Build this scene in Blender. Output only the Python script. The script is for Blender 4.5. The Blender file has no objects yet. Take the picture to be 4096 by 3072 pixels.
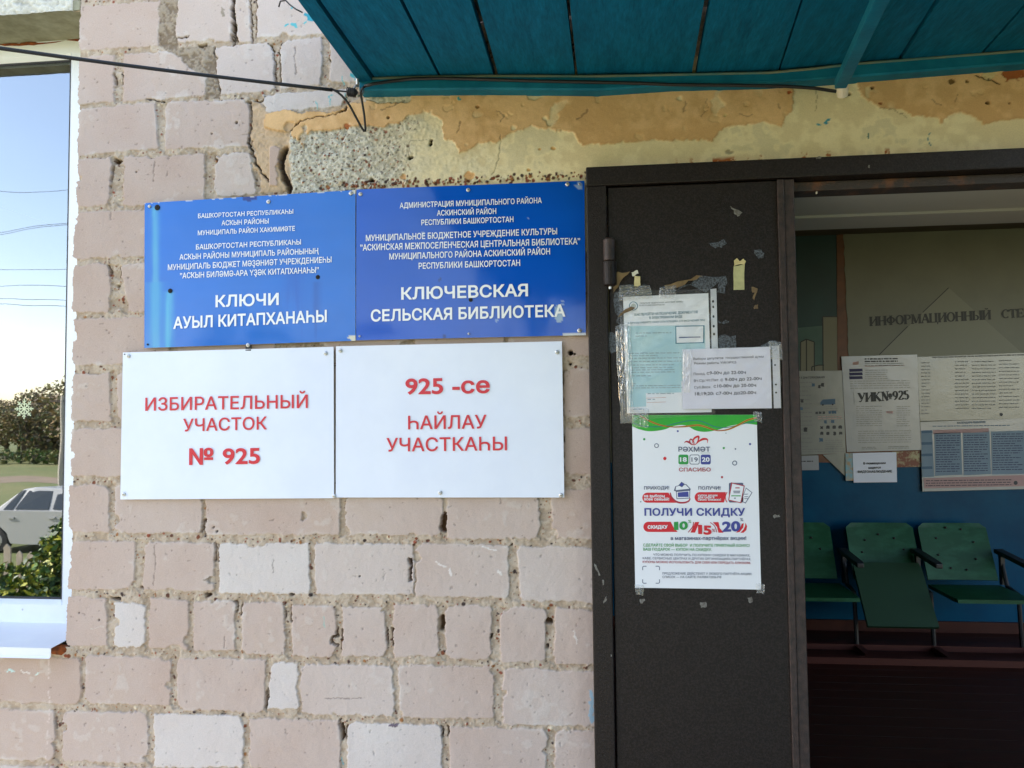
import bpy, bmesh, math, random
import numpy as np
from mathutils import Vector, Matrix
from mathutils.geometry import tessellate_polygon, delaunay_2d_cdt, interpolate_bezier

random.seed(7)
rng = np.random.default_rng(11)
SC = bpy.context.scene
COL = SC.collection

# ------------------------------------------------------------------ camera
FPX, YAW, PITCH, ROLL = 3029.08, 0.103958, 0.0466647, -0.0103070
CW, CH = 4096.0, 3072.0
EYE = Vector((0.0, -1.95, 1.57))
_f = Vector((-math.sin(YAW) * math.cos(PITCH), math.cos(YAW) * math.cos(PITCH), math.sin(PITCH)))
_r0 = Vector((math.cos(YAW), math.sin(YAW), 0.0))
_u0 = _r0.cross(_f)
_r = _r0 * math.cos(ROLL) + _u0 * math.sin(ROLL)
_u = _r.cross(_f)
cam = bpy.data.cameras.new('camera')
cam.sensor_fit = 'HORIZONTAL'
cam.sensor_width = 36.0
cam.lens = FPX / CW * 36.0
cam.clip_start = 0.05
cam.clip_end = 600.0
camo = bpy.data.objects.new('camera', cam)
COL.objects.link(camo)
m = Matrix.Identity(4)
for i, v in enumerate((_r, _u, -_f)):
    for k in range(3):
        m[k][i] = v[k]
m.translation = EYE
camo.matrix_world = m
SC.camera = camo

# ------------------------------------------------------------------ light
SUN_EL, SUN_AZ = math.radians(30), math.radians(-76)      # azimuth from +y (north) clockwise: the sun stands left, just behind the facade
world = bpy.data.worlds.new('World')
SC.world = world
world.use_nodes = True
wn = world.node_tree
sky = wn.nodes.new('ShaderNodeTexSky')
sky.sky_type = 'NISHITA'
sky.sun_disc = False
sky.sun_elevation = SUN_EL
sky.sun_rotation = SUN_AZ
sky.air_density = 1.0
sky.dust_density = 0.6
sky.ozone_density = 1.2
wb = wn.nodes.new('ShaderNodeMix')                                 # the camera's white balance for open shade
wb.data_type = 'RGBA'; wb.blend_type = 'MULTIPLY'; wb.inputs[0].default_value = 1.0
wb.inputs[7].default_value = (1.14, 0.968, 0.87, 1)
wn.links.new(sky.outputs[0], wb.inputs[6])
wn.links.new(wb.outputs[2], wn.nodes['Background'].inputs[0])
wn.nodes["Background"].inputs[1].default_value = 0.13
sd = Vector((math.sin(SUN_AZ) * math.cos(SUN_EL), math.cos(SUN_AZ) * math.cos(SUN_EL), math.sin(SUN_EL)))
sl = bpy.data.lights.new('sun', 'SUN')
sl.energy = 4.2
sl.angle = math.radians(0.5)
sl.color = (1.0, 0.90, 0.76)
so = bpy.data.objects.new('sun', sl)
COL.objects.link(so)
so.rotation_euler = sd.to_track_quat('Z', 'Y').to_euler()
SC.view_settings.view_transform = 'Standard'
SC.view_settings.look = 'None'
SC.view_settings.gamma = 1.0
SC.view_settings.exposure = 2.44
SC.cycles.max_bounces = 10
SC.cycles.diffuse_bounces = 5
SC.cycles.glossy_bounces = 5
SC.cycles.transparent_max_bounces = 12
SC.cycles.use_denoising = True
SC.cycles.sample_clamp_indirect = 6.0


# ------------------------------------------------------------------ pixel rays (4096 x 3072 photograph) to points at a true depth y
def at(px, py, y=0.0):
    d = _f + _r * ((px - CW / 2) / FPX) - _u * ((py - CH / 2) / FPX)
    return EYE + d * ((y - EYE.y) / d.y)


VS = 4096.0 / 2212.0


def V(x, y, Y=0.0):
    return at(x * VS, y * VS, Y)


def crop(ox, oy, s):
    return lambda x, y: (ox + x * s, oy + y * s)


cA = crop(0, 0, 0.63291)
cB = crop(1000, 0, 0.63291)
cC = crop(2696, 0, 0.63291)
cD = crop(0, 1000, 1.0246)
cE = crop(0, 2022, 0.63291)
cF = crop(1300, 2022, 0.63291)
cBL = crop(560, 700, 0.83183)
cWH = crop(450, 1350, 0.88156)
cDR = crop(2300, 600, 0.66323)
cPO = crop(2400, 1600, 0.51249)
cDO = crop(2400, 1080, 0.37365)
cI1 = crop(3100, 700, 0.48232)
cI2 = crop(3100, 1400, 0.45027)
cI3 = crop(3100, 2000, 0.64633)
cK = crop(1150, 200, 0.21704)


# ------------------------------------------------------------------ objects
def tag(o, label=None, cat=None, group=None, kind=None):
    if label: o['label'] = label
    if cat: o['category'] = cat
    if group: o['group'] = group
    if kind: o['kind'] = kind
    return o


def empty(name, loc=(0, 0, 0), label=None, cat=None, group=None, rz=0.0):
    o = bpy.data.objects.new(name, None)
    o.empty_display_size = 0.05
    o.location = loc
    o.rotation_euler = (0, 0, rz)
    COL.objects.link(o)
    return tag(o, label, cat, group)


def setparent(o, p):
    o.parent = p
    mw = Matrix.Identity(4)
    q = p
    chain = []
    while q is not None:
        chain.append(Matrix.LocRotScale(q.location, q.rotation_euler, q.scale))
        q = q.parent
    for c in reversed(chain):
        mw = mw @ c
    o.matrix_basis = mw.inverted() @ o.matrix_basis


class MB:
    """collects geometry in world space, links it as ONE mesh object"""

    def __init__(s):
        s.v, s.f, s.mi, s.mats = [], [], [], []

    def _m(s, mat):
        if mat not in s.mats:
            s.mats.append(mat)
        return s.mats.index(mat)

    def add(s, vs, fs, mat):
        b = len(s.v)
        s.v += [tuple(v) for v in vs]
        k = s._m(mat)
        for f in fs:
            s.f.append(tuple(b + i for i in f))
            s.mi.append(k)

    def box(s, a, b, mat):
        x0, x1 = sorted((a[0], b[0])); y0, y1 = sorted((a[1], b[1])); z0, z1 = sorted((a[2], b[2]))
        vs = [(x0, y0, z0), (x1, y0, z0), (x1, y1, z0), (x0, y1, z0), (x0, y0, z1), (x1, y0, z1), (x1, y1, z1), (x0, y1, z1)]
        s.add(vs, [(0, 3, 2, 1), (4, 5, 6, 7), (0, 1, 5, 4), (1, 2, 6, 5), (2, 3, 7, 6), (3, 0, 4, 7)], mat)

    def slab(s, pts, d, mat):
        """planar polygon pushed along vector d (a solid with thickness)"""
        pts = [Vector(p) for p in pts]
        d = Vector(d)
        n = len(pts)
        tri = tessellate_polygon([pts])
        nrm = Vector((0, 0, 0))
        for i in range(n):
            nrm += pts[i].cross(pts[(i + 1) % n])
        flip = nrm.dot(d) > 0
        vs = pts + [p + d for p in pts]
        fs = []
        for t in tri:
            a, b, c = t
            nn = (pts[b] - pts[a]).cross(pts[c] - pts[a])
            if nn.dot(d) > 0: a, b, c = c, b, a
            fs.append((a, b, c))
            fs.append((n + c, n + b, n + a))
        for i in range(n):
            j = (i + 1) % n
            q = (i, n + i, n + j, j) if not flip else (i, j, n + j, n + i)
            fs.append(q)
        s.add(vs, fs, mat)

    def face(s, pts, mat):
        pts = [Vector(p) for p in pts]
        fs = []
        for a, b, c in tessellate_polygon([pts]):
            nn = (pts[b] - pts[a]).cross(pts[c] - pts[a])
            fs.append((a, b, c) if nn.y <= 0 else (c, b, a))
        s.add(pts, fs, mat)

    def tube(s, pts, r, mat, n=8, cap=True):
        pts = [Vector(p) for p in pts]
        rs = r if isinstance(r, (list, tuple)) else [r] * len(pts)
        rings = []
        up = Vector((0, 0, 1))
        prev = None
        for i, p in enumerate(pts):
            t = (pts[min(i + 1, len(pts) - 1)] - pts[max(i - 1, 0)]).normalized()
            if prev is None:
                a = t.cross(up if abs(t.z) < 0.9 else Vector((1, 0, 0))).normalized()
            else:
                a = (prev - t * prev.dot(t)).normalized()
            prev = a
            b = t.cross(a)
            rings.append([p + (a * math.cos(2 * math.pi * k / n) + b * math.sin(2 * math.pi * k / n)) * rs[i] for k in range(n)])
        vs = [q for rg in rings for q in rg]
        fs = []
        for i in range(len(pts) - 1):
            for k in range(n):
                k2 = (k + 1) % n
                fs.append((i * n + k, i * n + k2, (i + 1) * n + k2, (i + 1) * n + k))
        if cap:
            fs.append(tuple(reversed(range(n))))
            fs.append(tuple((len(pts) - 1) * n + k for k in range(n)))
        s.add(vs, fs, mat)

    def lathe(s, c, axis, prof, mat, n=16):
        c = Vector(c); axis = Vector(axis).normalized()
        a = axis.cross(Vector((0, 0, 1)) if abs(axis.z) < 0.9 else Vector((1, 0, 0))).normalized()
        b = axis.cross(a)
        vs, fs = [], []
        for (r, h) in prof:
            for k in range(n):
                t = 2 * math.pi * k / n
                vs.append(c + axis * h + (a * math.cos(t) + b * math.sin(t)) * r)
        for i in range(len(prof) - 1):
            for k in range(n):
                k2 = (k + 1) % n
                fs.append((i * n + k, i * n + k2, (i + 1) * n + k2, (i + 1) * n + k))
        fs.append(tuple(reversed(range(n))))
        fs.append(tuple((len(prof) - 1) * n + k for k in range(n)))
        s.add(vs, fs, mat)

    def build(s, name, parent=None, smooth=False, bevel=0.0):
        me = bpy.data.meshes.new(name)
        me.from_pydata(s.v, [], s.f)
        for mt in s.mats: me.materials.append(mt)
        me.polygons.foreach_set('material_index', s.mi)
        if smooth: me.polygons.foreach_set('use_smooth', [True] * len(s.f))
        me.update()
        o = bpy.data.objects.new(name, me)
        COL.objects.link(o)
        if parent is not None: setparent(o, parent)
        if bevel > 0:
            b = o.modifiers.new('bevel', 'BEVEL')
            b.width = bevel; b.segments = 2; b.limit_method = 'ANGLE'; b.angle_limit = math.radians(40)
        return o


# ------------------------------------------------------------------ materials
def srgb(r, g, b):
    f = lambda c: (c / 255 / 12.92) if c / 255 <= 0.04045 else ((c / 255 + 0.055) / 1.055) ** 2.4
    return (f(r), f(g), f(b))


def mat(name, c1, c2=None, rough=0.6, nscale=8.0, bump=0.0, bscale=200.0, spec=0.5, metal=0.0, attr=None, fine=0.0, fscale=400.0,
        coat=0.0, coatr=0.1, stretch=None, lo=0.35, hi=0.65, bdist=0.002, emis=None):
    mt = bpy.data.materials.new(name)
    mt.use_nodes = True
    nt = mt.node_tree
    b = nt.nodes['Principled BSDF']
    b.inputs['Roughness'].default_value = rough
    b.inputs['Specular IOR Level'].default_value = spec
    b.inputs['Metallic'].default_value = metal
    b.inputs['Coat Weight'].default_value = coat
    b.inputs['Coat Roughness'].default_value = coatr
    tc = nt.nodes.new('ShaderNodeTexCoord')
    co = tc.outputs['Object']
    if stretch:
        mp = nt.nodes.new('ShaderNodeMapping')
        mp.inputs['Scale'].default_value = stretch
        nt.links.new(co, mp.inputs[0]); co = mp.outputs[0]

    def noise(scale, detail=5.0, r=0.6):
        n = nt.nodes.new('ShaderNodeTexNoise')
        n.inputs['Scale'].default_value = scale
        n.inputs['Detail'].default_value = detail
        n.inputs['Roughness'].default_value = r
        nt.links.new(co, n.inputs['Vector'])
        return n

    src = None
    if attr:
        a = nt.nodes.new('ShaderNodeAttribute'); a.attribute_name = attr
        src = a.outputs['Color']
    elif c2 is not None:
        n = noise(nscale)
        rp = nt.nodes.new('ShaderNodeValToRGB')
        rp.color_ramp.elements[0].position = lo; rp.color_ramp.elements[0].color = (*c1, 1)
        rp.color_ramp.elements[1].position = hi; rp.color_ramp.elements[1].color = (*c2, 1)
        nt.links.new(n.outputs[0], rp.inputs[0]); src = rp.outputs[0]
    else:
        b.inputs['Base Color'].default_value = (*c1, 1)
    if fine > 0:
        n = noise(fscale, 3.0, 0.7)
        mr = nt.nodes.new('ShaderNodeMapRange')
        mr.inputs[1].default_value = 0.25; mr.inputs[2].default_value = 0.75
        mr.inputs[3].default_value = 1 - fine; mr.inputs[4].default_value = 1 + fine
        nt.links.new(n.outputs[0], mr.inputs[0])
        mx = nt.nodes.new('ShaderNodeMix'); mx.data_type = 'RGBA'; mx.blend_type = 'MULTIPLY'
        mx.inputs[0].default_value = 1.0
        if src is not None: nt.links.new(src, mx.inputs[6])
        else: mx.inputs[6].default_value = (*c1, 1)
        nt.links.new(mr.outputs[0], mx.inputs[7])
        src = mx.outputs[2]
    if src is not None: nt.links.new(src, b.inputs['Base Color'])
    if bump > 0:
        n = noise(bscale, 3.0, 0.55)
        bp = nt.nodes.new('ShaderNodeBump')
        bp.inputs['Strength'].default_value = bump; bp.inputs['Distance'].default_value = bdist
        nt.links.new(n.outputs[0], bp.inputs['Height'])
        nt.links.new(bp.outputs[0], b.inputs['Normal'])
    return mt


M = {}
M['wall'] = mat('masonry', (0.5, 0.4, 0.35), attr='Col', rough=0.92, spec=0.2, fine=0.10, fscale=330, bump=0.5, bscale=420, bdist=0.0012)
M['core'] = mat('mortar_core', (0.40, 0.33, 0.26), (0.3, 0.25, 0.19), rough=0.95, nscale=30)
M['white_pvc'] = mat('white_pvc', srgb(236, 240, 246), rough=0.28, spec=0.5, fine=0.02, fscale=30)
M['sill_metal'] = mat('white_sheet_metal', srgb(224, 226, 233), srgb(232, 234, 238), rough=0.35, nscale=6)
M['gasket'] = mat('grey_gasket', (0.03, 0.03, 0.04), rough=0.6)
M['rust_foam'] = mat('rusty_foam', srgb(150, 75, 25), srgb(90, 45, 20), rough=0.9, nscale=60, bump=0.8, bscale=150)
M['blue'] = mat('blue_sign_film', (0, 0, 1), attr='Col', rough=0.12, spec=0.4, coat=0.16, coatr=0.06)
M['white_sign'] = mat('white_sign_plastic', srgb(222, 229, 248), srgb(229, 235, 250), rough=0.30, spec=0.4, nscale=3.5, fine=0.02, fscale=9)
M['sign_edge'] = mat('sign_edge', srgb(205, 205, 205), rough=0.5)
M['white_ink'] = mat('white_letter_film', srgb(240, 242, 246), rough=0.35)
M['red_ink'] = mat('red_letter_film', srgb(208, 48, 62), rough=0.35)
M['screw'] = mat('screw_zinc', (0.62, 0.62, 0.62), rough=0.35, metal=0.6)
M['dark'] = mat('dark_hole', (0.012, 0.011, 0.010), rough=0.9)
M['door'] = mat('hammered_brown_paint', (0.0098, 0.0064, 0.0058), (0.0290, 0.0205, 0.0190), rough=0.38, nscale=230, bump=0.9, bscale=430, spec=0.29, bdist=0.0016, lo=.42, hi=.72)
M['door_rust'] = mat('rusting_brown_paint', (0.040, 0.030, 0.027), (0.16, 0.065, 0.030), rough=0.55, nscale=22, bump=0.9, bscale=240, lo=0.52, hi=0.72)
M['door_strip'] = mat('worn_brown_strip', (0.022, 0.015, 0.014), (0.055, 0.032, 0.028), rough=0.55, nscale=60, bump=0.6, bscale=260)
M['paper'] = mat('white_paper', srgb(232, 234, 242), rough=0.6, fine=0.01, fscale=10)
M['paper2'] = mat('notice_paper', srgb(222, 220, 236), rough=0.6)
M['teal_boards'] = mat('teal_board_paint', (0.0014, 0.090, 0.165), (0.0028, 0.135, 0.245), rough=0.75, spec=.10, nscale=5, bump=0.35, bscale=60, stretch=(7, 1, 1), fine=0.28, fscale=26, lo=.3, hi=.7)
M['teal_trim'] = mat('teal_trim_paint', (0.003, 0.118, 0.205), (0.008, 0.172, 0.275), spec=.2, rough=0.6, nscale=14, bump=0.3, bscale=90)
M['cable'] = mat('black_cable', (0.012, 0.011, 0.014), rough=0.5)
M['galv'] = mat('galvanised_steel', (0.55, 0.55, 0.53), rough=0.4, metal=0.7)
M['cap'] = mat('white_plastic_ring', srgb(215, 205, 190), rough=0.5)

# ------------------------------------------------------------------ noise on arrays
_perm = rng.random((8, 512, 512))


def vnoise(x, y, k=0):
    xi = np.floor(x).astype(np.int64); yi = np.floor(y).astype(np.int64)
    fx = x - xi; fy = y - yi
    fx = fx * fx * (3 - 2 * fx); fy = fy * fy * (3 - 2 * fy)
    T = _perm[k % 8]
    a = T[xi & 511, yi & 511]; b = T[(xi + 1) & 511, yi & 511]
    c = T[xi & 511, (yi + 1) & 511]; d = T[(xi + 1) & 511, (yi + 1) & 511]
    return (a * (1 - fx) + b * fx) * (1 - fy) + (c * (1 - fx) + d * fx) * fy - 0.5


def fbm(x, y, s, k=0, o=3, g=0.5):
    r = 0; a = 1.0
    for i in range(o):
        r = r + a * vnoise(x * s + 17.3 * i, y * s + 5.1 * i, k + i)
        s *= 2.03; a *= g
    return r


def sstep(a, b, x):
    t = np.clip((x - a) / (b - a), 0, 1)
    return t * t * (3 - 2 * t)


def segdist(x, z, poly, closed=True):
    d = np.full(x.shape, 1e9)
    n = len(poly)
    for i in range(n if closed else n - 1):
        ax, az = poly[i]; bx, bz = poly[(i + 1) % n]
        ex, ez = bx - ax, bz - az
        t = np.clip(((x - ax) * ex + (z - az) * ez) / (ex * ex + ez * ez + 1e-12), 0, 1)
        d = np.minimum(d, np.hypot(x - ax - t * ex, z - az - t * ez))
    return d


def polysd(x, z, poly):
    """signed distance, negative inside"""
    d = segdist(x, z, poly)
    ins = np.zeros(x.shape, bool)
    n = len(poly)
    for i in range(n):
        ax, az = poly[i]; bx, bz = poly[(i + 1) % n]
        c = (az > z) != (bz > z)
        with np.errstate(divide='ignore', invalid='ignore'):
            ins ^= c & (x < (bx - ax) * (z - az) / (bz - az) + ax)
    return np.where(ins, -d, d)


def wp(p):
    q = at(p[0], p[1], 0.0)
    return (q.x, q.z)


# ------------------------------------------------------------------ text
_tc = {}


def glyphs(s, bold):
    """flat outline of a line of text in units of the em; bold widens every stroke by that much on each side"""
    k = (s, bold)
    if k in _tc: return _tc[k]
    c = bpy.data.curves.new('lettering_source', 'FONT')
    c.body = s.replace('Ә', '\u018f').replace('ә', '\u0259').replace('Ҡ', 'К'); c.size = 1.0
    c.space_character = 1.0 + bold * 1.0
    o = bpy.data.objects.new('lettering_source', c)
    COL.objects.link(o)
    dg = bpy.context.evaluated_depsgraph_get()
    dg.update()
    cu = o.to_curve(dg)
    loops = []
    for sp in cu.splines:
        P = sp.bezier_points
        n = len(P)
        lp = []
        for i in range(n):
            p, q = P[i], P[(i + 1) % n]
            straight = ((p.handle_right - p.co).cross(q.co - p.co)).length < 1e-5 and ((q.handle_left - q.co).cross(q.co - p.co)).length < 1e-5
            ps = interpolate_bezier(p.co, p.handle_right, q.handle_left, q.co, 2 if straight else 7)
            lp += [(x[0], x[1]) for x in ps[:-1]]
        if len(lp) > 2: loops.append(lp)
    o.to_curve_clear()
    bpy.data.objects.remove(o); bpy.data.curves.remove(c)
    # triangles of the constrained triangulation that lie inside the letters (non-zero winding)
    pts, fcs = [], []
    for lp in loops:
        n0 = len(pts)
        pts += [Vector(p) for p in lp]
        fcs.append(list(range(n0, n0 + len(lp))))
    r = delaunay_2d_cdt(pts, [], fcs, 0, 1e-6)
    v = [(p.x, p.y) for p in r[0]]
    tri = [tuple(t) for t in r[2]]
    ct = np.array([np.mean([v[i] for i in t], axis=0) for t in tri])
    wn_ = np.zeros(len(tri))
    for lp in loops:
        L_ = np.array(lp); L2 = np.roll(L_, -1, 0)
        for (ax, ay), (bx, by) in zip(L_, L2):
            side = (bx - ax) * (ct[:, 1] - ay) - (ct[:, 0] - ax) * (by - ay)
            wn_ += ((ay <= ct[:, 1]) & (by > ct[:, 1]) & (side > 0)).astype(int) - ((ay > ct[:, 1]) & (by <= ct[:, 1]) & (side < 0)).astype(int)
    f = [t for t, w_ in zip(tri, wn_) if abs(w_) > .5]
    if bold > 0:
        for lp in loops:
            for i in range(len(lp)):
                (ax, ay), (bx, by) = lp[i], lp[(i + 1) % len(lp)]
                L = math.hypot(bx - ax, by - ay)
                if L < 1e-6: continue
                tx, ty = (bx - ax) / L * bold, (by - ay) / L * bold
                n0 = len(v)
                v += [(ax - tx * .8 + ty, ay - ty * .8 - tx), (bx + tx * .8 + ty, by + ty * .8 - tx), (bx + tx * .8 - ty, by + ty * .8 + tx), (ax - tx * .8 - ty, ay - ty * .8 + tx)]
                f.append((n0, n0 + 1, n0 + 2, n0 + 3))
    for i, ch in enumerate(s):                                     # the ear of the letter Ҡ
        if ch == 'Ҡ':
            hv = glyphs('Н', 0)[0]
            pv = glyphs(s[:i].replace('Ҡ', 'К') + 'Н', bold)[0]
            x = pv[:, 0].max() - (hv[:, 0].max() - hv[:, 0].min()) - bold; h = hv[:, 1].max()
            n0 = len(v)
            v += [(x - .13, h - .09), (x + .03, h - .09), (x + .03, h + bold), (x - .13, h + bold)]
            f.append((n0, n0 + 1, n0 + 2, n0 + 3))
    v = np.array(v).reshape(-1, 2)
    _tc[k] = (v, f)
    return _tc[k]


def put_text(mb, s, p0, p1, cap, y, mt, bold=0.0):
    """text whose baseline runs from pixel p0 to pixel p1 on the plane y, capitals `cap` pixels tall"""
    v, f = glyphs(s, bold)
    hv, _ = glyphs('Н', bold)
    h0, h1 = hv[:, 1].min(), hv[:, 1].max()
    A = at(p0[0], p0[1], y); B = at(p1[0], p1[1], y); U = at(p0[0], p0[1] - cap, y) - A
    U = Vector((0, 0, U.length)) + (B - A).normalized() * U.x * 0.0
    D = B - A
    x0, x1 = v[:, 0].min(), v[:, 0].max()
    for t in f:
        e = (random.random() - 0.5) * 0.00016
        q = [A + D * ((v[i, 0] - x0) / (x1 - x0)) + U * ((v[i, 1] - h0) / (h1 - h0)) + Vector((0, e, 0)) for i in t]
        n = (q[1] - q[0]).cross(q[2] - q[0])
        idx = tuple(range(len(q)))
        mb.add(q, [idx if n.y < 0 else tuple(reversed(idx))], mt)
#PART2

# ================================================================== BRICK WALL (relief modelled on a fine grid)
# bricks read off the photograph: corner pixels TL TR BR BL, tint (0 pink grey .. 1 white)
BR = []


def bk(c, x0, y0, x1, y1, dy=0.0, t=0.2, x0b=None, x1b=None):
    """crop c, left/right x, top/bottom y at the left side, dy = drop from left to right"""
    x0b = x0 if x0b is None else x0b
    x1b = x1 if x1b is None else x1b
    BR.append(([wp(c(x0, y0)), wp(c(x1, y0 + dy)), wp(c(x1b, y1 + dy)), wp(c(x0b, y1))], t))


def bv(x0, x1, y0, y1, t=0.2):
    BR.append(([wp((x0 * VS, y0 * VS)), wp((x1 * VS, y0 * VS)), wp((x1 * VS, y1 * VS)), wp((x0 * VS, y1 * VS))], t))


# row -1 (above the frame) and row 0
bk(cA, 505, -300, 740, -25, -12, .3); bk(cA, 800, -330, 1400, -50, -20, .3); bk(cA, 1450, -350, 2040, -75, -25, .4)
bk(cA, 508, 38, 1010, 322, -32, .22, 493, 1000)
bk(cA, 1125, -35, 1466, 272, -12, .42, 1108, 1456); bk(cA, 1483, -45, 1572, 280, -18, .42, 1494, 1588)
bk(cA, 1624, -60, 2230, 238, -26, .55)
# row 1
bk(cA, 500, 368, 716, 662, -20, .22, 490, 722); bk(cA, 780, 345, 1312, 648, -42, .22, 772, 1305)
bk(cA, 1352, 300, 1722, 604, -36, .5, 1392, 1736); bk(cA, 1772, 262, 2034, 562, -26, .5); bk(cB, 503, 225, 1100, 522, -24, .55)
# row 2
bk(cA, 497, 690, 988, 984, -40, .2, 488, 1002); bk(cA, 1050, 646, 1576, 944, -18, .18, 1040, 1578)
bk(cA, 1662, 600, 2212, 712, -40, .75, 1680, 2150)
# row 3
bk(cA, 488, 1012, 702, 1312, -18, .2, 476, 692); bk(cA, 784, 992, 1290, 1300, -18, .18, 776, 1290)
bk(cA, 1362, 976, 1582, 1245, -14, .45, 1352, 1615); bk(cA, 1700, 930, 1768, 1178, -2, .35, 1690, 1752)
# row 4 (runs on behind the blue sign)
bk(cA, 472, 1342, 1085, 1640, -24, .2, 458, 1085); bk(cA, 1115, 1322, 1730, 1612, -22, .2); bk(cA, 1765, 1300, 2390, 1588, -20, .3)
# row 5..9 left of and behind the signs
bk(cD, 285, 60, 428, 248, -6, .2, 280, 430); bk(cD, 470, 56, 830, 240, -10, .2, 500, 830); bk(cD, 850, 46, 1240, 232, -10, .2)
bk(cD, 284, 268, 662, 452, -14, .2, 280, 662); bk(cD, 690, 256, 1075, 440, -12, .2)
bk(cD, 283, 485, 428, 672, -5, .2, 276, 428); bk(cD, 455, 484, 830, 668, -6, .3)
bk(cD, 277, 700, 650, 885, -5, .2, 272, 650); bk(cD, 680, 694, 1060, 880, -5, .2)
bk(cD, 270, 922, 424, 1106, -5, .2, 264, 424); bk(cD, 448, 920, 788, 1104, 2, .25); bk(cD, 802, 922, 1180, 1110, 2, .15)
# row 4..9 right of the signs, by the door
for (y0, y1) in ((640, 770), (796, 900), (925, 1024), (1056, 1165)):
    bv(1217 if y0 > 700 else 1100, 1290, y0, y1, .15)
for (y0, y1) in ((796, 900), (925, 1024)):
    for x0 in (610, 820, 1030): bv(x0, x0 + (195 if x0 < 1000 else 175), y0, y1, .2)
for (y0, y1) in ((640, 770),):
    for x0 in (690, 895): bv(x0, x0 + 196, y0, y1, .2)
for x0, x1 in ((652, 735), (746, 957), (964, 1166), (1192, 1290)): bv(x0, x1, 1070, 1156 if x0 < 900 else 1164, .28 if 700 < x0 < 1190 else .12)
# row 10
bk(cD, 278, 1140, 524, 1326, -2, .22, 262, 530); bk(cD, 566, 1140, 836, 1330, 4, .22, 556, 836)
bk(cE, 1384, 238, 1955, 556, 2, .95); bk(cE, 1990, 240, 2615, 560, 6, .6)
bk(cF, 570, 240, 1165, 575, 12, .42); bk(cF, 1212, 258, 1860, 606, 12, .55, 1236, 1860)
# row 11 (headers)
bk(cE, 420, 578, 670, 886, 4, .22, 414, 672); bk(cE, 722, 614, 914, 896, -2, 1.0); bk(cE, 944, 592, 1192, 900, 8, .22, 934, 1190)
bk(cE, 1220, 600, 1484, 918, 6, .24); bk(cE, 1524, 606, 1798, 944, 6, .2); bk(cE, 1846, 630, 2120, 950, 6, .2)
bk(cF, 108, 640, 386, 955, 4, .4); bk(cF, 432, 630, 720, 955, 2, .3); bk(cF, 762, 630, 1050, 968, 6, .34)
bk(cF, 1106, 644, 1396, 992, 8, .34); bk(cF, 1448, 654, 1740, 1000, 12, .3)
# row 12
bk(cE, -120, 950, 506, 1240, 16, .05); bk(cE, 536, 946, 1080, 1250, 20, .18, 532, 1080); bk(cE, 1118, 962, 1676, 1290, 18, .25)
bk(cE, 1706, 994, 1882, 1288, 2, 1.0, 1696); bk(cE, 1900, 1000, 2485, 1318, 14, .5)
bk(cF, 466, 1006, 1066, 1340, 14, .3); bk(cF, 1122, 1034, 1750, 1384, 14, .4)
# row 13
bk(cE, -300, 1285, 345, 1604, 12, .18); bk(cE, 390, 1296, 932, 1618, 14, .25); bk(cE, 970, 1318, 1538, 1650, 12, .9); bk(cE, 1572, 1346, 2148, 1664, 12, .3)
bk(cF, 136, 1374, 738, 1690, 12, .85); bk(cF, 782, 1402, 1400, 1716, 10, .3); bk(cF, 1450, 1424, 2050, 1740, 10, .3)
# row 14
for i in range(6): bk(cE, -200 + i * 600, 1640 + i * 12, 350 + i * 600, 1960 + i * 12, 10, .25)

TX0, TX1, TZ0, TZ1 = -3.6, 2.6, -1.35, 3.35
row = 0
zz = 0.545
allb = [(q, t) for q, t in BR]
gen = []


def gen_row(z0, z1, xa, xb, off):
    x = xa + off
    while x < xb:
        gen.append(([(x, z1), (min(x + .25, xb), z1), (min(x + .25, xb), z0), (x, z0)], rng.random() * .5))
        x += .262


for i in range(13):                                               # below the frame
    gen_row(zz - .134, zz, TX0, TX1, -.13 * (i % 2)); zz -= .1455
for i in range(4):                                                # above the frame
    gen_row(2.935 + i * .1455, 3.07 + i * .1455, TX0, TX1, -.13 * (i % 2))
for i in range(17):                                               # far left and far right of the picture
    z0 = .56 + i * .1455
    if z0 < 2.9:
        gen_row(z0, z0 + .134, TX0, -2.9, -.13 * (i % 2))
        gen_row(z0, z0 + .134, 1.3, TX1, -.13 * (i % 2))
allb += gen

WX, WZ0, WZ1 = -1.431, 0.965, 2.735                                # window opening: right edge, bottom, top
DX0, DX1, DZ1 = 0.02, 1.26, 2.165                                  # door opening


def axis(parts):
    out = []
    for a, b, s in parts:
        out.append(np.linspace(a, b, max(2, int(round((b - a) / s)) + 1))[:-1])
    out.append(np.array([parts[-1][1]]))
    return np.concatenate(out)


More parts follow.
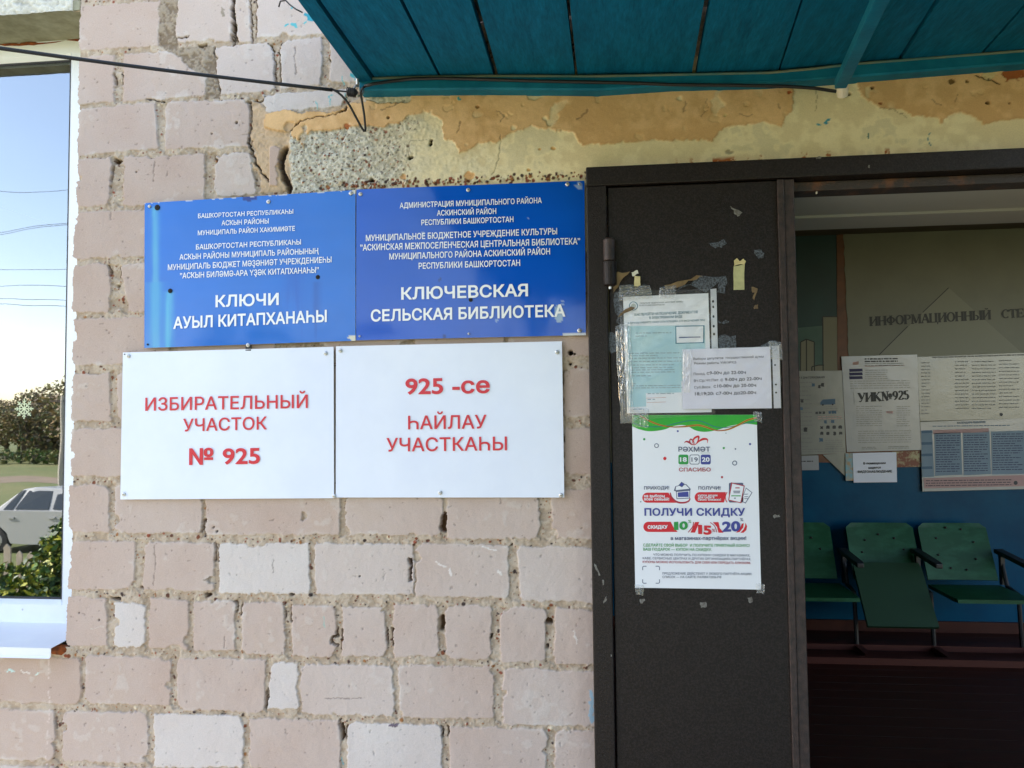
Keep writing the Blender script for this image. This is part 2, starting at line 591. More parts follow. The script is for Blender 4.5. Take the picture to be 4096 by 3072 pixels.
XS = axis([(TX0, -2.95, .02), (-2.95, -1.72, .0055), (-1.72, -1.47, .004), (-1.47, .03, .0021), (.03, 1.12, .003), (1.12, 1.7, .008), (1.7, TX1, .02)])
ZS = axis([(TZ0, .0, .02), (.0, .6, .006), (.6, 2.80, .0021), (2.80, 3.0, .006), (3.0, TZ1, .02)])
NX, NZ = len(XS), len(ZS)
GX, GZ = np.meshgrid(XS, ZS, indexing='ij')
wx = GX + .0026 * fbm(GX, GZ, 22, 0, 2) * 2 + .0027 * fbm(GX, GZ, 110, 2, 3) * 2
wz = GZ + .0026 * fbm(GX, GZ, 22, 4, 2) * 2 + .0027 * fbm(GX, GZ, 110, 6, 3) * 2
D = np.full(GX.shape, 1.0)
VERT = np.zeros(GX.shape, bool)
TINT = np.zeros(GX.shape)
for (q, t) in allb:
    xs = [p[0] for p in q]; zs = [p[1] for p in q]
    i0, i1 = np.searchsorted(XS, [min(xs) - .04, max(xs) + .04]); j0, j1 = np.searchsorted(ZS, [min(zs) - .04, max(zs) + .04])
    if i1 - i0 < 2 or j1 - j0 < 2: continue
    X = wx[i0:i1, j0:j1]; Z = wz[i0:i1, j0:j1]
    tl, tr, br, bl = q

    def ed(a, b):                                                  # distance outward from the edge a->b (clockwise polygon in x,z)
        ex, ez = b[0] - a[0], b[1] - a[1]
        L = math.hypot(ex, ez)
        return ((X - a[0]) * (-ez) + (Z - a[1]) * ex) / L
    dt, dr, db, dl = ed(tl, tr), ed(tr, br), ed(br, bl), ed(bl, tl)
    u = np.maximum(dl, dr); w = np.maximum(dt, db)
    # worn corners: a different radius at each corner
    r4 = rng.choice([.003, .005, .008, .016, .024], 4)
    left = dl > dr; top = dt > db
    rad = np.where(left, np.where(top, r4[0], r4[1]), np.where(top, r4[2], r4[3]))
    d = np.hypot(np.maximum(u + rad, 0), np.maximum(w + rad, 0)) + np.minimum(np.maximum(u + rad, w + rad), 0) - rad
    # a chip out of the rim here and there
    for _ in range(rng.integers(0, 3)):
        side = rng.integers(0, 2)
        cx = rng.uniform(min(xs), max(xs)) if side else rng.choice([min(xs), max(xs)])
        cz = rng.choice([min(zs), max(zs)]) if side else rng.uniform(min(zs), max(zs))
        rr = rng.uniform(.004, .014)
        d = np.maximum(d, rr - np.hypot((X - cx) * rng.uniform(.5, 1), Z - cz))
    cur = D[i0:i1, j0:j1]
    b = d < cur
    D[i0:i1, j0:j1] = np.where(b, d, cur)
    VERT[i0:i1, j0:j1] = np.where(b, u > w, VERT[i0:i1, j0:j1])
    TINT[i0:i1, j0:j1] = np.where(b, t + .0, TINT[i0:i1, j0:j1])
BM = 1 - sstep(-.0011, .0009, D)                                   # 1 on a brick face
n1 = fbm(GX, GZ, 7, 1, 4); n2 = fbm(GX, GZ, 40, 3, 3); n3 = fbm(GX, GZ, 160, 5, 3)
PINK = np.array(srgb(183, 161, 150)); WHITE = np.array(srgb(204, 196, 194)); TAN = np.array(srgb(182, 158, 140))
k = np.clip(TINT + n1 * .25, 0, 1)[..., None]
kt = sstep(.0, .5, n1 + n2 * .4 + .25 * fbm(GX, GZ, 2.3, 6, 1))[..., None]
Cb = PINK * (1 - k) + WHITE * k
Cb = Cb * (1 - kt * .45 * (1 - k)) + TAN * (kt * .45 * (1 - k))
# lime bloom along rims and on patches
bloom = sstep(-.012, -.001, D) * sstep(.02, .3, n2 + n1) * .28 + sstep(.34, .6, n2 + .7 * n1) * .35
Cb = Cb * (1 - bloom[..., None]) + np.array(srgb(205, 198, 195)) * bloom[..., None]
pit = sstep(.50, .58, fbm(GX, GZ, 110, 7, 2))
Cb = Cb * (1 - .30 * pit[..., None])
MOR = np.array(srgb(187, 171, 155)); MOR2 = np.array(srgb(169, 151, 133))
km = sstep(-.3, .3, n2 + n3 * .8)[..., None]
Cm = MOR * km + MOR2 * (1 - km)
bm = BM[..., None]
C = Cb * bm + Cm * (1 - bm)
Hb = .0009 * n2 + .0005 * n3 + .0008 * n1 - .0012 * pit
Hm = -.0026 - .0034 * VERT + .0032 * n2 + .0026 * n3
# joints raked to a dark slot along one arris
slot = (D > .0004) & (D < .0042) & (fbm(GX, GZ, 13, 2, 2) > .29)
slot &= VERT | (fbm(GX, GZ, 9, 5, 2) > .40)
deep = VERT & (fbm(GX, GZ, 24, 6, 2) > .54) & (D > .0005)
Hm = Hm - .016 * slot - .014 * deep
C = np.where((slot | deep)[..., None] & (BM < .5)[..., None], np.array(srgb(118, 95, 72)), C)
H = Hb * BM + Hm * (1 - BM)


def win(x0, x1, z0, z1):
    i0, i1 = np.searchsorted(XS, [x0, x1]); j0, j1 = np.searchsorted(ZS, [z0, z1])
    return slice(i0, i1), slice(j0, j1)


# grit in the mortar
GC = [srgb(122, 72, 52), srgb(92, 62, 52), srgb(70, 58, 56), srgb(205, 190, 168), srgb(150, 104, 66), srgb(140, 78, 60)]


def pebble(x, z, r, h, colr, only=None):
    s = win(x - 2 * r, x + 2 * r, z - 2 * r, z + 2 * r)
    X = GX[s]; Z = GZ[s]
    if X.size == 0: return
    a = rng.uniform(0, 3.14); e = rng.uniform(.55, 1.0)
    dx = (X - x) * math.cos(a) + (Z - z) * math.sin(a); dz = (-(X - x) * math.sin(a) + (Z - z) * math.cos(a)) / e
    w = 1 - sstep(r * .75, r, np.hypot(dx, dz) + .25 * r * n3[s])
    if only is not None: w = w * only[s]
    H[s] += w * h
    C[s] = C[s] * (1 - w[..., None]) + np.array(colr) * w[..., None]


MB_ = 1 - BM
px_ = rng.uniform(-1.47, .02, 15000); pz_ = rng.uniform(.6, 2.78, 15000)
ii = np.clip(np.searchsorted(XS, px_), 0, NX - 1); jj = np.clip(np.searchsorted(ZS, pz_), 0, NZ - 1)
ok = D[ii, jj] > .001
for x, z in zip(px_[ok], pz_[ok]):
    pebble(x, z, min(rng.exponential(.0013) + .0012, .0065), rng.uniform(.0, .0022), GC[rng.integers(0, 6)], MB_)


def poly(c, pts): return [wp(c(*p)) for p in pts]


# the bigger holes
for c, x0, y0, x1, y1 in ((cF, 730, 690, 757, 795), (cF, 1398, 715, 1440, 752), (cF, 1400, 870, 1412, 905), (cF, 532, 330, 548, 480), (cE, 690, 580, 765, 598),
                          (cA, 715, 1005, 762, 1030), (cA, 1250, 285, 1310, 300), (cE, 1290, 555, 1335, 575), (cE, 1830, 550, 1860, 566), (cF, 730, 60, 760, 165), (cE, 2152, 1380, 2175, 1480)):
    a = wp(c(x0, y0)); b = wp(c(x1, y1))
    s = win(a[0] - .01, b[0] + .01, b[1] - .01, a[1] + .01)
    dd = np.maximum(np.maximum(a[0] - wx[s], wx[s] - b[0]), np.maximum(b[1] - wz[s], wz[s] - a[1]))
    w = 1 - sstep(-.002, .001, dd)
    H[s] = H[s] * (1 - w) - .026 * w
    C[s] = C[s] * (1 - w[..., None]) + np.array(srgb(96, 72, 52)) * w[..., None]


def hole(c, x, y, r, dep=.03):
    a = wp(c(x, y)); s = win(a[0] - .02, a[0] + .02, a[1] - .02, a[1] + .02)
    w = 1 - sstep(r * .8, r * 1.1, np.hypot(GX[s] - a[0], GZ[s] - a[1]))
    H[s] = H[s] * (1 - w) - dep * w
    C[s] = C[s] * (1 - w[..., None]) + np.array((.03, .025, .02)) * w[..., None]


hole(cWH, 2080, 69, .0062); hole(cWH, 2098, 74, .002); hole(cWH, 2078, 120, .003)


def crack(c, pts, wd, dep, col=(60, 46, 36)):
    P = poly(c, pts)
    xs = [p[0] for p in P]; zs = [p[1] for p in P]
    s = win(min(xs) - .02, max(xs) + .02, min(zs) - .02, max(zs) + .02)
    dd = segdist(wx[s] + .003 * n2[s], wz[s] + .003 * n3[s], P, False)
    thin = wd < .0015
    ww = max(wd, .0021) * (1 + .6 * n2[s])
    w = (1 - sstep(ww * .4, ww, dd)) * (.45 if thin else 1)
    H[s] -= w * dep
    C[s] = C[s] * (1 - w[..., None]) + np.array(srgb(*col)) * w[..., None]


# ---- the concrete lintel over the door with its flaking plaster
sm = poly(cA, [(1592, 642), (1665, 650), (1690, 712), (1830, 716), (2000, 706), (2150, 660), (2320, 600), (2330, 760), (1990, 830), (1850, 870), (1835, 1215), (1640, 1215), (1650, 1130), (1606, 1040), (1622, 950), (1585, 850)])
LIN = poly(cB, [(243, 835), (330, 800), (430, 780), (640, 700), (800, 560), (2600, 380)]) + [(2.6, 2.56), (2.6, 2.0), (.0, 2.0)] + poly(cB, [(1100, 1300), (262, 1300), (262, 1150)])
s = win(-.96, 2.6, 1.95, 2.62)
X = wx[s] + .004 * n2[s]; Z = wz[s] + .004 * n2[s]
X2 = wx[s] + .010 * n1[s] + .005 * n2[s] + .002 * n3[s]; Z2 = wz[s] + .010 * fbm(GX[s], GZ[s], 9, 6, 2) + .006 * n2[s] + .002 * n3[s]
ws = 1 - sstep(-.002, .003, polysd(X2, Z2, sm))
SAND = np.array(srgb(194, 168, 140)); SAND2 = np.array(srgb(178, 154, 128))
ks = sstep(-.25, .3, n2[s] + n1[s])[..., None]
H[s] = H[s] * (1 - ws) + (-.0015 + .0022 * n2[s] + .0022 * n3[s] + .002 * n1[s]) * ws
C[s] = C[s] * (1 - ws[..., None]) + (SAND * ks + SAND2 * (1 - ks)) * ws[..., None]
sdl = polysd(X, Z, LIN)
wl = 1 - sstep(-.003, .002, sdl)
smooth = sstep(-.64, -.16, X + .26 * n1[s] - .10 * n2[s] + .05 * n3[s])  # 0 exposed aggregate .. 1 lime washed
AGG = np.array(srgb(204, 199, 186)); AGG2 = np.array(srgb(172, 166, 152)); CREAM = np.array(srgb(234, 219, 182)); CREAM2 = np.array(srgb(221, 204, 166))
ka = sstep(-.2, .3, n3[s] + .5 * n2[s])[..., None]
kc = sstep(-.3, .25, n1[s] + n2[s])[..., None]
Cl = (AGG * ka + AGG2 * (1 - ka)) * (1 - smooth[..., None]) + (CREAM * kc + CREAM2 * (1 - kc)) * smooth[..., None]
greyp = (sstep(.22, .4, n1[s] + .6 * n2[s]) * smooth)[..., None]
Cl = Cl * (1 - .28 * greyp) + np.array(srgb(166, 158, 136)) * .28 * greyp
Hl = (.0015 + .0032 * n3[s] + .0022 * n2[s]) * (1 - smooth) + (.0030 + .0007 * n2[s] + .0009 * n1[s] + .0004 * n3[s]) * smooth
H[s] = H[s] * (1 - wl) + Hl * wl
C[s] = C[s] * (1 - wl[..., None]) + Cl * wl[..., None]
LINMASK = np.zeros(GX.shape); LINMASK[s] = wl
AGGM = np.zeros(GX.shape); AGGM[s] = wl * (1 - smooth) * (polysd(X, Z, LIN) < -.004)
a0 = wp(cB(240, 1240)); b0 = wp(cB(1000, 760))
for _ in range(1900):
    x = rng.uniform(a0[0], b0[0] + .12); z = rng.uniform(a0[1], b0[1] + .03)
    i = min(np.searchsorted(XS, x), NX - 1); j = min(np.searchsorted(ZS, z), NZ - 1)
    if AGGM[i, j] > .5:
        pebble(x, z, min(rng.exponential(.0009) + .0009, .006), rng.uniform(-.003, .003), (GC + [srgb(105, 98, 92), srgb(90, 84, 78), srgb(215, 210, 200), srgb(110, 104, 96)])[rng.integers(0, 10)], AGGM)
for _ in range(260):                                              # rubble along the foot of the lintel
    x = rng.uniform(-.72, .0); z = wp(cB(1200, 1150))[1] + rng.normal(0, .006)
    pebble(x, z, rng.uniform(.002, .006), rng.uniform(-.002, .003), GC[rng.integers(0, 6)])
lower1 = [(2212, 910), (2090, 922), (2040, 832), (1905, 822), (1780, 800), (1620, 870), (1560, 912), (1440, 905), (1400, 942), (1320, 972), (1300, 908), (1228, 880), (1222, 770), (1190, 732), (1120, 718), (1000, 730), (978, 766), (850, 805), (690, 802), (520, 836), (400, 826), (346, 872), (335, 940), (310, 900), (243, 850), (90, 800), (100, 722)]
O1 = poly(cB, [(230, 690), (330, 714), (560, 700), (640, 660), (740, 640), (830, 655), (1010, 650), (1020, 600), (900, 575), (1000, 540), (2300, 520)]) + poly(cC, [(0, 520), (755, 520), (748, 640), (740, 712), (702, 742), (682, 806), (560, 782), (330, 812), (268, 852), (236, 906), (200, 890), (40, 884)]) + poly(cB, lower1)
O2 = poly(cC, [(1150, 520), (1160, 570), (1192, 632), (1300, 682), (1420, 702), (1500, 742), (1662, 752), (1690, 800), (1722, 738), (1812, 716), (1880, 740), (1965, 792), (2100, 762), (2400, 770), (3200, 760), (3200, 380), (2212, 380)])
OC = np.array(srgb(220, 181, 134)); OC2 = np.array(srgb(204, 164, 116))
for O, ex in ((O1, 0), (O2, 0)):
    sdO = polysd(wx[s] + .003 * n2[s] + .0015 * n3[s], wz[s] + .004 * n2[s] + .0015 * n3[s], O)
    wo = 1 - sstep(-.0012, .0008, sdO)
    wo = wo * (1 - .75 * sstep(.36, .46, fbm(GX[s], GZ[s], 21, 5, 3)) * sstep(-.2, .2, n1[s]))      # worn through to the lime below
    lip = .0012 * np.exp(-np.abs(sdO) / .003)
    ko = sstep(-.3, .3, n1[s] + .7 * n2[s])[..., None]
    flake = sstep(.42, .5, fbm(GX[s], GZ[s], 30, 2, 3))
    Ho = .0068 + .0010 * n1[s] + .0009 * n2[s] + .0004 * n3[s] + lip - .0016 * flake
    H[s] = H[s] * (1 - wo) + Ho * wo
    co = (OC * ko + OC2 * (1 - ko)) * (1 - .15 * flake[..., None]) + np.array(srgb(215, 196, 150)) * .15 * flake[..., None]
    C[s] = C[s] * (1 - wo[..., None]) + co * wo[..., None]
    edge = np.exp(-np.abs(sdO + .0015) / .0016)[..., None] * .22
    C[s] = C[s] * (1 - edge) + np.array(srgb(140, 100, 62)) * edge
# the sliver of brick left standing beside the lintel
PSL = poly(cA, [(1702, 932), (1735, 918), (1768, 936), (1776, 1010), (1750, 1050), (1752, 1176), (1690, 1174), (1693, 1010)])
t = win(-.86, -.70, 2.0, 2.32)
w = 1 - sstep(-.001, .0012, polysd(wx[t], wz[t], PSL))
H[t] = H[t] * (1 - w) + (.003 + .001 * n2[t]) * w
C[t] = C[t] * (1 - w[..., None]) + (PINK * 1.02) * w[..., None]
OCL = [[(230, 700), (620, 690), (610, 720), (430, 745), (330, 812)], ]
# chips, patches and scars in the plaster
for c, x, y, r, col in ((cC, 2150, 465, .030, (160, 92, 52)), (cC, 1990, 470, .016, (206, 186, 140)), (cC, 725, 590, .006, (170, 90, 45)), (cC, 1840, 520, .006, (120, 92, 56)), (cC, 1745, 522, .007, (120, 92, 56)),
                         (cC, 1300, 660, .004, (150, 96, 60)), (cC, 320, 735, .006, (205, 180, 130)), (cC, 350, 965, .010, (170, 160, 135)), (cB, 1380, 1110, .018, (214, 168, 118)), (cB, 970, 1120, .008, (204, 160, 115)),
                         (cB, 1915, 940, .008, (206, 164, 108)), (cB, 1830, 945, .006, (206, 164, 108)), (cB, 1760, 1078, .007, (206, 164, 108)), (cB, 620, 800, .008, (180, 110, 70)), (cB, 1440, 680, .006, (150, 110, 66))):
    a = wp(c(x, y)); t = win(a[0] - 2.2 * r, a[0] + 2.2 * r, a[1] - 2.2 * r, a[1] + 2.2 * r)
    w = 1 - sstep(r * .8, r, np.hypot((GX[t] - a[0]), (GZ[t] - a[1]) * 1.3) + r * .9 * n2[t] + r * .5 * n3[t])
    H[t] -= .0022 * w
    C[t] = C[t] * (1 - w[..., None]) + np.array(srgb(*col)) * w[..., None]
for x0, x1 in ((2850, 2945), (2745, 2775), (2972, 2995), (3205, 3230), (3300, 3325), (3535, 3560), (2700, 2712), (3025, 3050)):     # rust runs along the top of the steel frame
    yy = 674 - (x0 - 2342) * .0532
    a = wp((x0, yy - 14)); b = wp((x1, yy + 30)); t = win(a[0], b[0], b[1] - .02, a[1] + .012)
    w = sstep(-.25, .1, n2[t] + n3[t] * .8) * (1 - sstep(a[1] - .006, a[1] + .006, GZ[t] + .006 * n2[t]))
    C[t] = C[t] * (1 - w[..., None]) + np.array(srgb(165, 92, 42)) * w[..., None]
for c, pts, wd, dep in ((cA, [(1472, -30), (1468, 120), (1478, 200), (1470, 280)], .0042, .018), (cA, [(1352, 300), (1350, 440), (1385, 560), (1380, 610)], .0030, .012),
                        (cA, [(1580, 640), (1592, 760), (1572, 900), (1610, 1000), (1650, 1090), (1690, 1135)], .0036, .014), (cA, [(1612, 640), (1660, 630), (1690, 610)], .0026, .009),
                        (cA, [(1800, 940), (1780, 1050), (1812, 1150), (1832, 1200)], .0085, .020), (cA, [(975, 1015), (978, 1080), (970, 1150)], .0010, .003),
                        (cA, [(1865, 300), (1858, 360), (1868, 470)], .0009, .003), (cA, [(920, 630), (1040, 636)], .0022, .010), (cA, [(1110, 240), (1190, 236)], .0022, .006),
                        (cB, [(255, 832), (300, 790), (380, 750), (480, 738), (560, 716), (612, 690)], .0020, .005), (cB, [(240, 850), (300, 800), (330, 770)], .0016, .005),
                        (cB, [(600, 665), (612, 700), (570, 712)], .0026, .006), (cB, [(1585, 870), (1590, 960), (1560, 1060), (1530, 1095)], .0010, .003), (cB, [(1005, 990), (1010, 920), (1020, 890), (1120, 880)], .0008, .001),
                        (cB, [(1330, 770), (1325, 810), (1310, 840)], .0012, .003), (cB, [(1560, 700), (1610, 735), (1590, 770)], .0010, .002), (cB, [(835, 690), (930, 660), (980, 640)], .0012, .003), (cB, [(2070, 760), (2130, 700)], .0010, .002),
                        (cC, [(205, 630), (200, 660), (215, 690), (180, 740)], .0010, .002), (cC, [(75, 645), (65, 710)], .0010, .002), (cC, [(400, 730), (440, 738), (490, 735)], .0014, .003), (cC, [(655, 650), (665, 690)], .0012, .002),
                        (cC, [(898, 580), (900, 640), (890, 700)], .0008, .002), (cC, [(1630, 640), (1680, 680)], .0008, .002), (cC, [(1780, 600), (1760, 660)], .0010, .002), (cC, [(1310, 682), (1380, 695), (1460, 740)], .0014, .003), (cC, [(1900, 480), (2000, 520), (2040, 550)], .0018, .005),
                        (cE, [(975, 250), (980, 330), (975, 500)], .0008, .002), (cE, [(1421, 825), (1419, 905)], .0014, .004), (cF, [(0, 1220), (110, 1215), (250, 1225)], .0008, .002), (cE, [(1730, 340), (1722, 430)], .0007, .001)):
    crack(c, pts, wd, dep)
for c, x, y, r in ((cB, 1147, 890, .0042), (cB, 1143, 912, .0052), (cB, 1012, 1000, .0052), (cB, 1024, 996, .004), (cB, 770, 1140, .006), (cA, 862, 1086, .0026), (cA, 1338, 844, .0024), (cA, 1495, 775, .0036), (cE, 625, 724, .0026), (cE, 500, 678, .002), (cE, 1372, 164, .003),
                   (cF, 220, 448, .0022), (cB, 878, 748, .0035), (cC, 1080, 600, .007), (cC, 1104, 596, .005), (cE, 1350, 138, .003), (cC, 1250, 560, .004), (cC, 1975, 655, .004), (cC, 2110, 660, .002)):
    hole(c, x, y, r, .006 + r)
# turquoise paint splashes and white scrapes
for c, pts, wd, col in ((cB, [(225, 165), (235, 160)], .0055, (95, 178, 190)), (cB, [(262, 150), (290, 165)], .0065, (95, 178, 190)), (cB, [(345, 150), (355, 140)], .005, (95, 178, 190)), (cB, [(348, 100), (395, 130)], .010, (60, 150, 172)), (cB, [(262, 50), (268, 46)], .005, (95, 178, 190)),
                        (cB, [(588, 490), (590, 535)], .0028, (100, 178, 186)), (cB, [(640, 470), (665, 500)], .006, (80, 170, 180)), (cB, [(420, 640), (424, 690)], .0035, (110, 178, 182)), (cB, [(500, 660), (495, 610), (515, 598)], .0022, (110, 178, 182)), (cB, [(600, 600), (606, 630)], .0022, (110, 178, 182)),
                        (cB, [(910, 590), (920, 595)], .005, (60, 130, 130)), (cB, [(1315, 630), (1330, 640)], .007, (70, 150, 150)), (cB, [(1425, 600), (1430, 604)], .004, (60, 130, 130)),
                        (cC, [(905, 795), (920, 800)], .006, (70, 150, 170)), (cC, [(955, 780), (978, 765)], .006, (60, 140, 165)), (cC, [(1225, 850), (1230, 880)], .0032, (60, 110, 110)), (cC, [(1612, 845), (1610, 880), (1618, 920)], .003, (70, 130, 140)),
                        (cE, [(2046, 705), (2052, 770)], .0025, (150, 182, 175)), (cE, [(60, 1040), (85, 1055)], .0065, (190, 215, 214)), (cE, [(130, 1045), (150, 1060), (185, 1055)], .0035, (214, 205, 200)), (cE, [(215, 1070), (245, 1068)], .004, (200, 214, 210)),
                        (cE, [(312, 960), (308, 1120), (312, 1250)], .0022, (206, 190, 184)), (cE, [(315, 1280), (300, 1450), (290, 1640)], .0022, (206, 190, 184)), (cE, [(572, 775), (650, 768)], .0022, (196, 184, 176)),
                        (cF, [(700, 350), (720, 370), (760, 378)], .004, (216, 208, 206)), (cF, [(780, 400), (800, 440)], .005, (216, 208, 206)), (cF, [(1090, 410), (1110, 430)], .006, (214, 208, 205)), (cF, [(1000, 262), (1080, 285)], .0035, (216, 210, 208)), (cF, [(1575, 790), (1595, 870)], .003, (214, 206, 202)),
                        (cF, [(1680, 1180), (1684, 1260), (1690, 1360)], .0105, (150, 176, 194)), (cF, [(108, 1590), (110, 1640)], .002, (120, 180, 190)), (cE, [(1300, 470), (1330, 455), (1325, 500)], .0055, (150, 138, 128)), (cA, [(1410, 60), (1420, 95)], .008, (150, 138, 126)), (cF, [(410, 1390), (455, 1388)], .006, (110, 98, 110))):
    P = poly(c, pts)
    xs = [p[0] for p in P]; zs = [p[1] for p in P]
    t = win(min(xs) - .02, max(xs) + .02, min(zs) - .02, max(zs) + .02)
    w = 1 - sstep(wd * .45, wd * .6, segdist(wx[t] + .0025 * n2[t], wz[t], P, False) + wd * .5 * n3[t])
    C[t] = C[t] * (1 - w[..., None]) + np.array(srgb(*col)) * w[..., None]
    H[t] += .0005 * w
# rough concrete over the window, mortar spill beside the joints
t = win(TX0, -1.44, WZ1 - .02, 2.86)
C[t] = np.array(srgb(196, 194, 186)) * (1 + .35 * (n2[t] + n3[t]))[..., None]
H[t] = .006 + .004 * n2[t] + .004 * n3[t]
pt = poly(cA, [(1010, -40), (1130, -40), (1105, 250), (1130, 300), (1350, 290), (1350, 330), (1370, 470), (1390, 610), (1300, 630), (1300, 480), (1190, 430), (1120, 350), (1000, 290)])
xs = [p[0] for p in pt]; zs = [p[1] for p in pt]
t = win(min(xs) - .02, max(xs) + .02, min(zs) - .02, max(zs) + .02)
w = 1 - sstep(-.002, .002, polysd(wx[t] + .004 * n2[t], wz[t] + .004 * n2[t], pt))
H[t] = H[t] * (1 - w) + (-.003 + .004 * n2[t] + .003 * n3[t]) * w
kk = sstep(-.3, .3, n2[t] + n3[t])[..., None]
C[t] = C[t] * (1 - w[..., None]) + (np.array(srgb(158, 144, 128)) * kk + np.array(srgb(128, 112, 96)) * (1 - kk)) * w[..., None]

# which cells of the grid exist
xc = (XS[:-1] + XS[1:]) / 2; zc = (ZS[:-1] + ZS[1:]) / 2
CX, CZ = np.meshgrid(xc, zc, indexing='ij')
Dc = D[:-1, :-1]
keep = np.ones(CX.shape, bool)
keep &= ~((CX < WX) & (CX > -2.85) & (CZ > WZ0) & (CZ < WZ1))
keep &= ~((CX < WX + .014) & (CX > -2.85) & (CZ > WZ0) & (CZ < WZ1) & (Dc > -.0005) & (CX > -2.8))
keep &= ~((CX > DX0) & (CX < DX1) & (CZ < DZ1))
lin_c = LINMASK[:-1, :-1] > .5
NV = NX * NZ
VID = np.arange(NV).reshape(NX, NZ)
HY = -H


def grid_mesh(name, mask, parent, mt):
    i, j = np.nonzero(mask)
    q = np.stack([VID[i, j], VID[i + 1, j], VID[i + 1, j + 1], VID[i, j + 1]], 1)
    used = np.unique(q)
    rem = np.full(NV, -1, np.int64); rem[used] = np.arange(len(used))
    q = rem[q]
    co = np.stack([GX.ravel()[used], HY.ravel()[used], GZ.ravel()[used]], 1)
    cl = np.concatenate([np.clip(C.reshape(-1, 3)[used], .004, .9), np.ones((len(used), 1))], 1)
    me = bpy.data.meshes.new(name)
    me.vertices.add(len(used)); me.vertices.foreach_set('co', co.astype(np.float32).ravel())
    nf = len(q)
    me.loops.add(nf * 4); me.loops.foreach_set('vertex_index', q.astype(np.int32).ravel())
    me.polygons.add(nf)
    me.polygons.foreach_set('loop_start', np.arange(0, nf * 4, 4, dtype=np.int32))
    me.polygons.foreach_set('use_smooth', np.ones(nf, bool))
    a = me.color_attributes.new('Col', 'FLOAT_COLOR', 'POINT')
    a.data.foreach_set('color', cl.astype(np.float32).ravel())
    me.materials.append(mt)
    me.update(calc_edges=True)
    o = bpy.data.objects.new(name, me); COL.objects.link(o)
    if parent: setparent(o, parent)
    return o


wall = empty('brick_wall', (0, 0, -1.3), 'weathered pale silicate brick facade with crumbling mortar joints and worn corners', 'wall')
grid_mesh('brickwork', keep & ~lin_c, wall, M['wall'])
lo = grid_mesh('door_lintel', keep & lin_c, wall, M['wall'])
tag(lo, 'bare concrete lintel with flaking ochre and cream plaster')
b = MB()                                                           # the body of the wall behind the relief
b.box((WX + .016, .034, -1.35), (DX0 - .006, .36, 3.3), M['core'])
b.box((-2.85, .034, -1.35), (WX + .016, .36, WZ0 - .02), M['core'])
b.box((-2.85, .034, WZ1 + .01), (WX + .016, .36, 3.3), M['core'])
b.box((TX0, .034, -1.35), (-2.85, .36, 3.3), M['core'])
b.box((DX0 - .006, .034, DZ1 + .03), (DX1, .36, 3.3), M['core'])
b.box((DX1, .034, -1.35), (TX1, .36, 3.3), M['core'])
b.box((DX0 - .006, .034, -1.35), (DX1, .36, .14), M['core'])
b.build('wall_core', wall)
b = MB()                                                           # soffit of the concrete over the window
b.box((-2.83, -.002, WZ1 + .002), (WX + .012, .15, WZ1 + .03), mat('soffit_concrete', srgb(150, 148, 128), srgb(125, 122, 100), rough=.9, nscale=25, bump=.5, bscale=120))
b.build('window_lintel', wall)

# ================================================================== WINDOW
wnd = empty('window', (-2.1, .16, WZ0), 'white plastic window beside the brick pier mirroring the sunny yard', 'window')
b = MB()
PXR, PZ0, PZ1, YF, YP = -1.567, 1.052, 2.683, .150, .172
b.box((-2.84, YF, WZ0 - .0), (WX + .015, .22, PZ0 - .012), M['white_pvc'])
b.box((-2.84, YF, PZ1 + .012), (WX + .015, .22, WZ1 + .004), M['white_pvc'])
b.box((PXR + .012, YF + .001, PZ0 - .012), (WX + .015, .22, PZ1 + .012), M['white_pvc'])
b.box((-2.84, YF + .001, PZ0 - .012), (-2.76, .22, PZ1 + .012), M['white_pvc'])
# sloped glazing beads
for (p, q, r, s) in ((( -2.76, YF, PZ0 - .012), (PXR + .012, YF, PZ0 - .012), (PXR, YP - .004, PZ0), (-2.75, YP - .004, PZ0)),
                     ((PXR + .012, YF, PZ0 - .012), (PXR + .012, YF, PZ1 + .012), (PXR, YP - .004, PZ1), (PXR, YP - .004, PZ0)),
                     ((-2.76, YF, PZ1 + .012), (-2.75, YP - .004, PZ1), (PXR, YP - .004, PZ1), (PXR + .012, YF, PZ1 + .012))):
    b.add([p, q, r, s], [(0, 1, 2, 3)], M['white_pvc'])
fr = b.build('frame', wnd)
b = MB()
b.box((-2.75, YP - .006, PZ0), (PXR, YP - .001, PZ0 + .004), M['gasket'])
b.box((-2.75, YP - .006, PZ1 - .005), (PXR, YP - .001, PZ1), M['gasket'])
b.box((PXR - .003, YP - .006, PZ0), (PXR, YP - .001, PZ1), M['gasket'])
b.build('gasket', fr)
gl = bpy.data.materials.new('window_glass'); gl.use_nodes = True
nt = gl.node_tree
for n in list(nt.nodes): nt.nodes.remove(n)
out = nt.nodes.new('ShaderNodeOutputMaterial'); mixn = nt.nodes.new('ShaderNodeMixShader')
gg = nt.nodes.new('ShaderNodeBsdfGlossy'); gg.inputs['Roughness'].default_value = 0.012; gg.inputs['Color'].default_value = (.86, .93, 1, 1)
tr = nt.nodes.new('ShaderNodeBsdfTransparent'); tr.inputs[0].default_value = (.55, .6, .62, 1)
mixn.inputs[0].default_value = 0.34
tcn = nt.nodes.new('ShaderNodeTexCoord'); nz = nt.nodes.new('ShaderNodeTexNoise'); nz.inputs['Scale'].default_value = 3.0; nz.inputs['Detail'].default_value = 1.0
bmp = nt.nodes.new('ShaderNodeBump'); bmp.inputs['Strength'].default_value = 0.05; bmp.inputs['Distance'].default_value = .02
nt.links.new(tcn.outputs['Object'], nz.inputs['Vector']); nt.links.new(nz.outputs[0], bmp.inputs['Height']); nt.links.new(bmp.outputs[0], gg.inputs['Normal'])
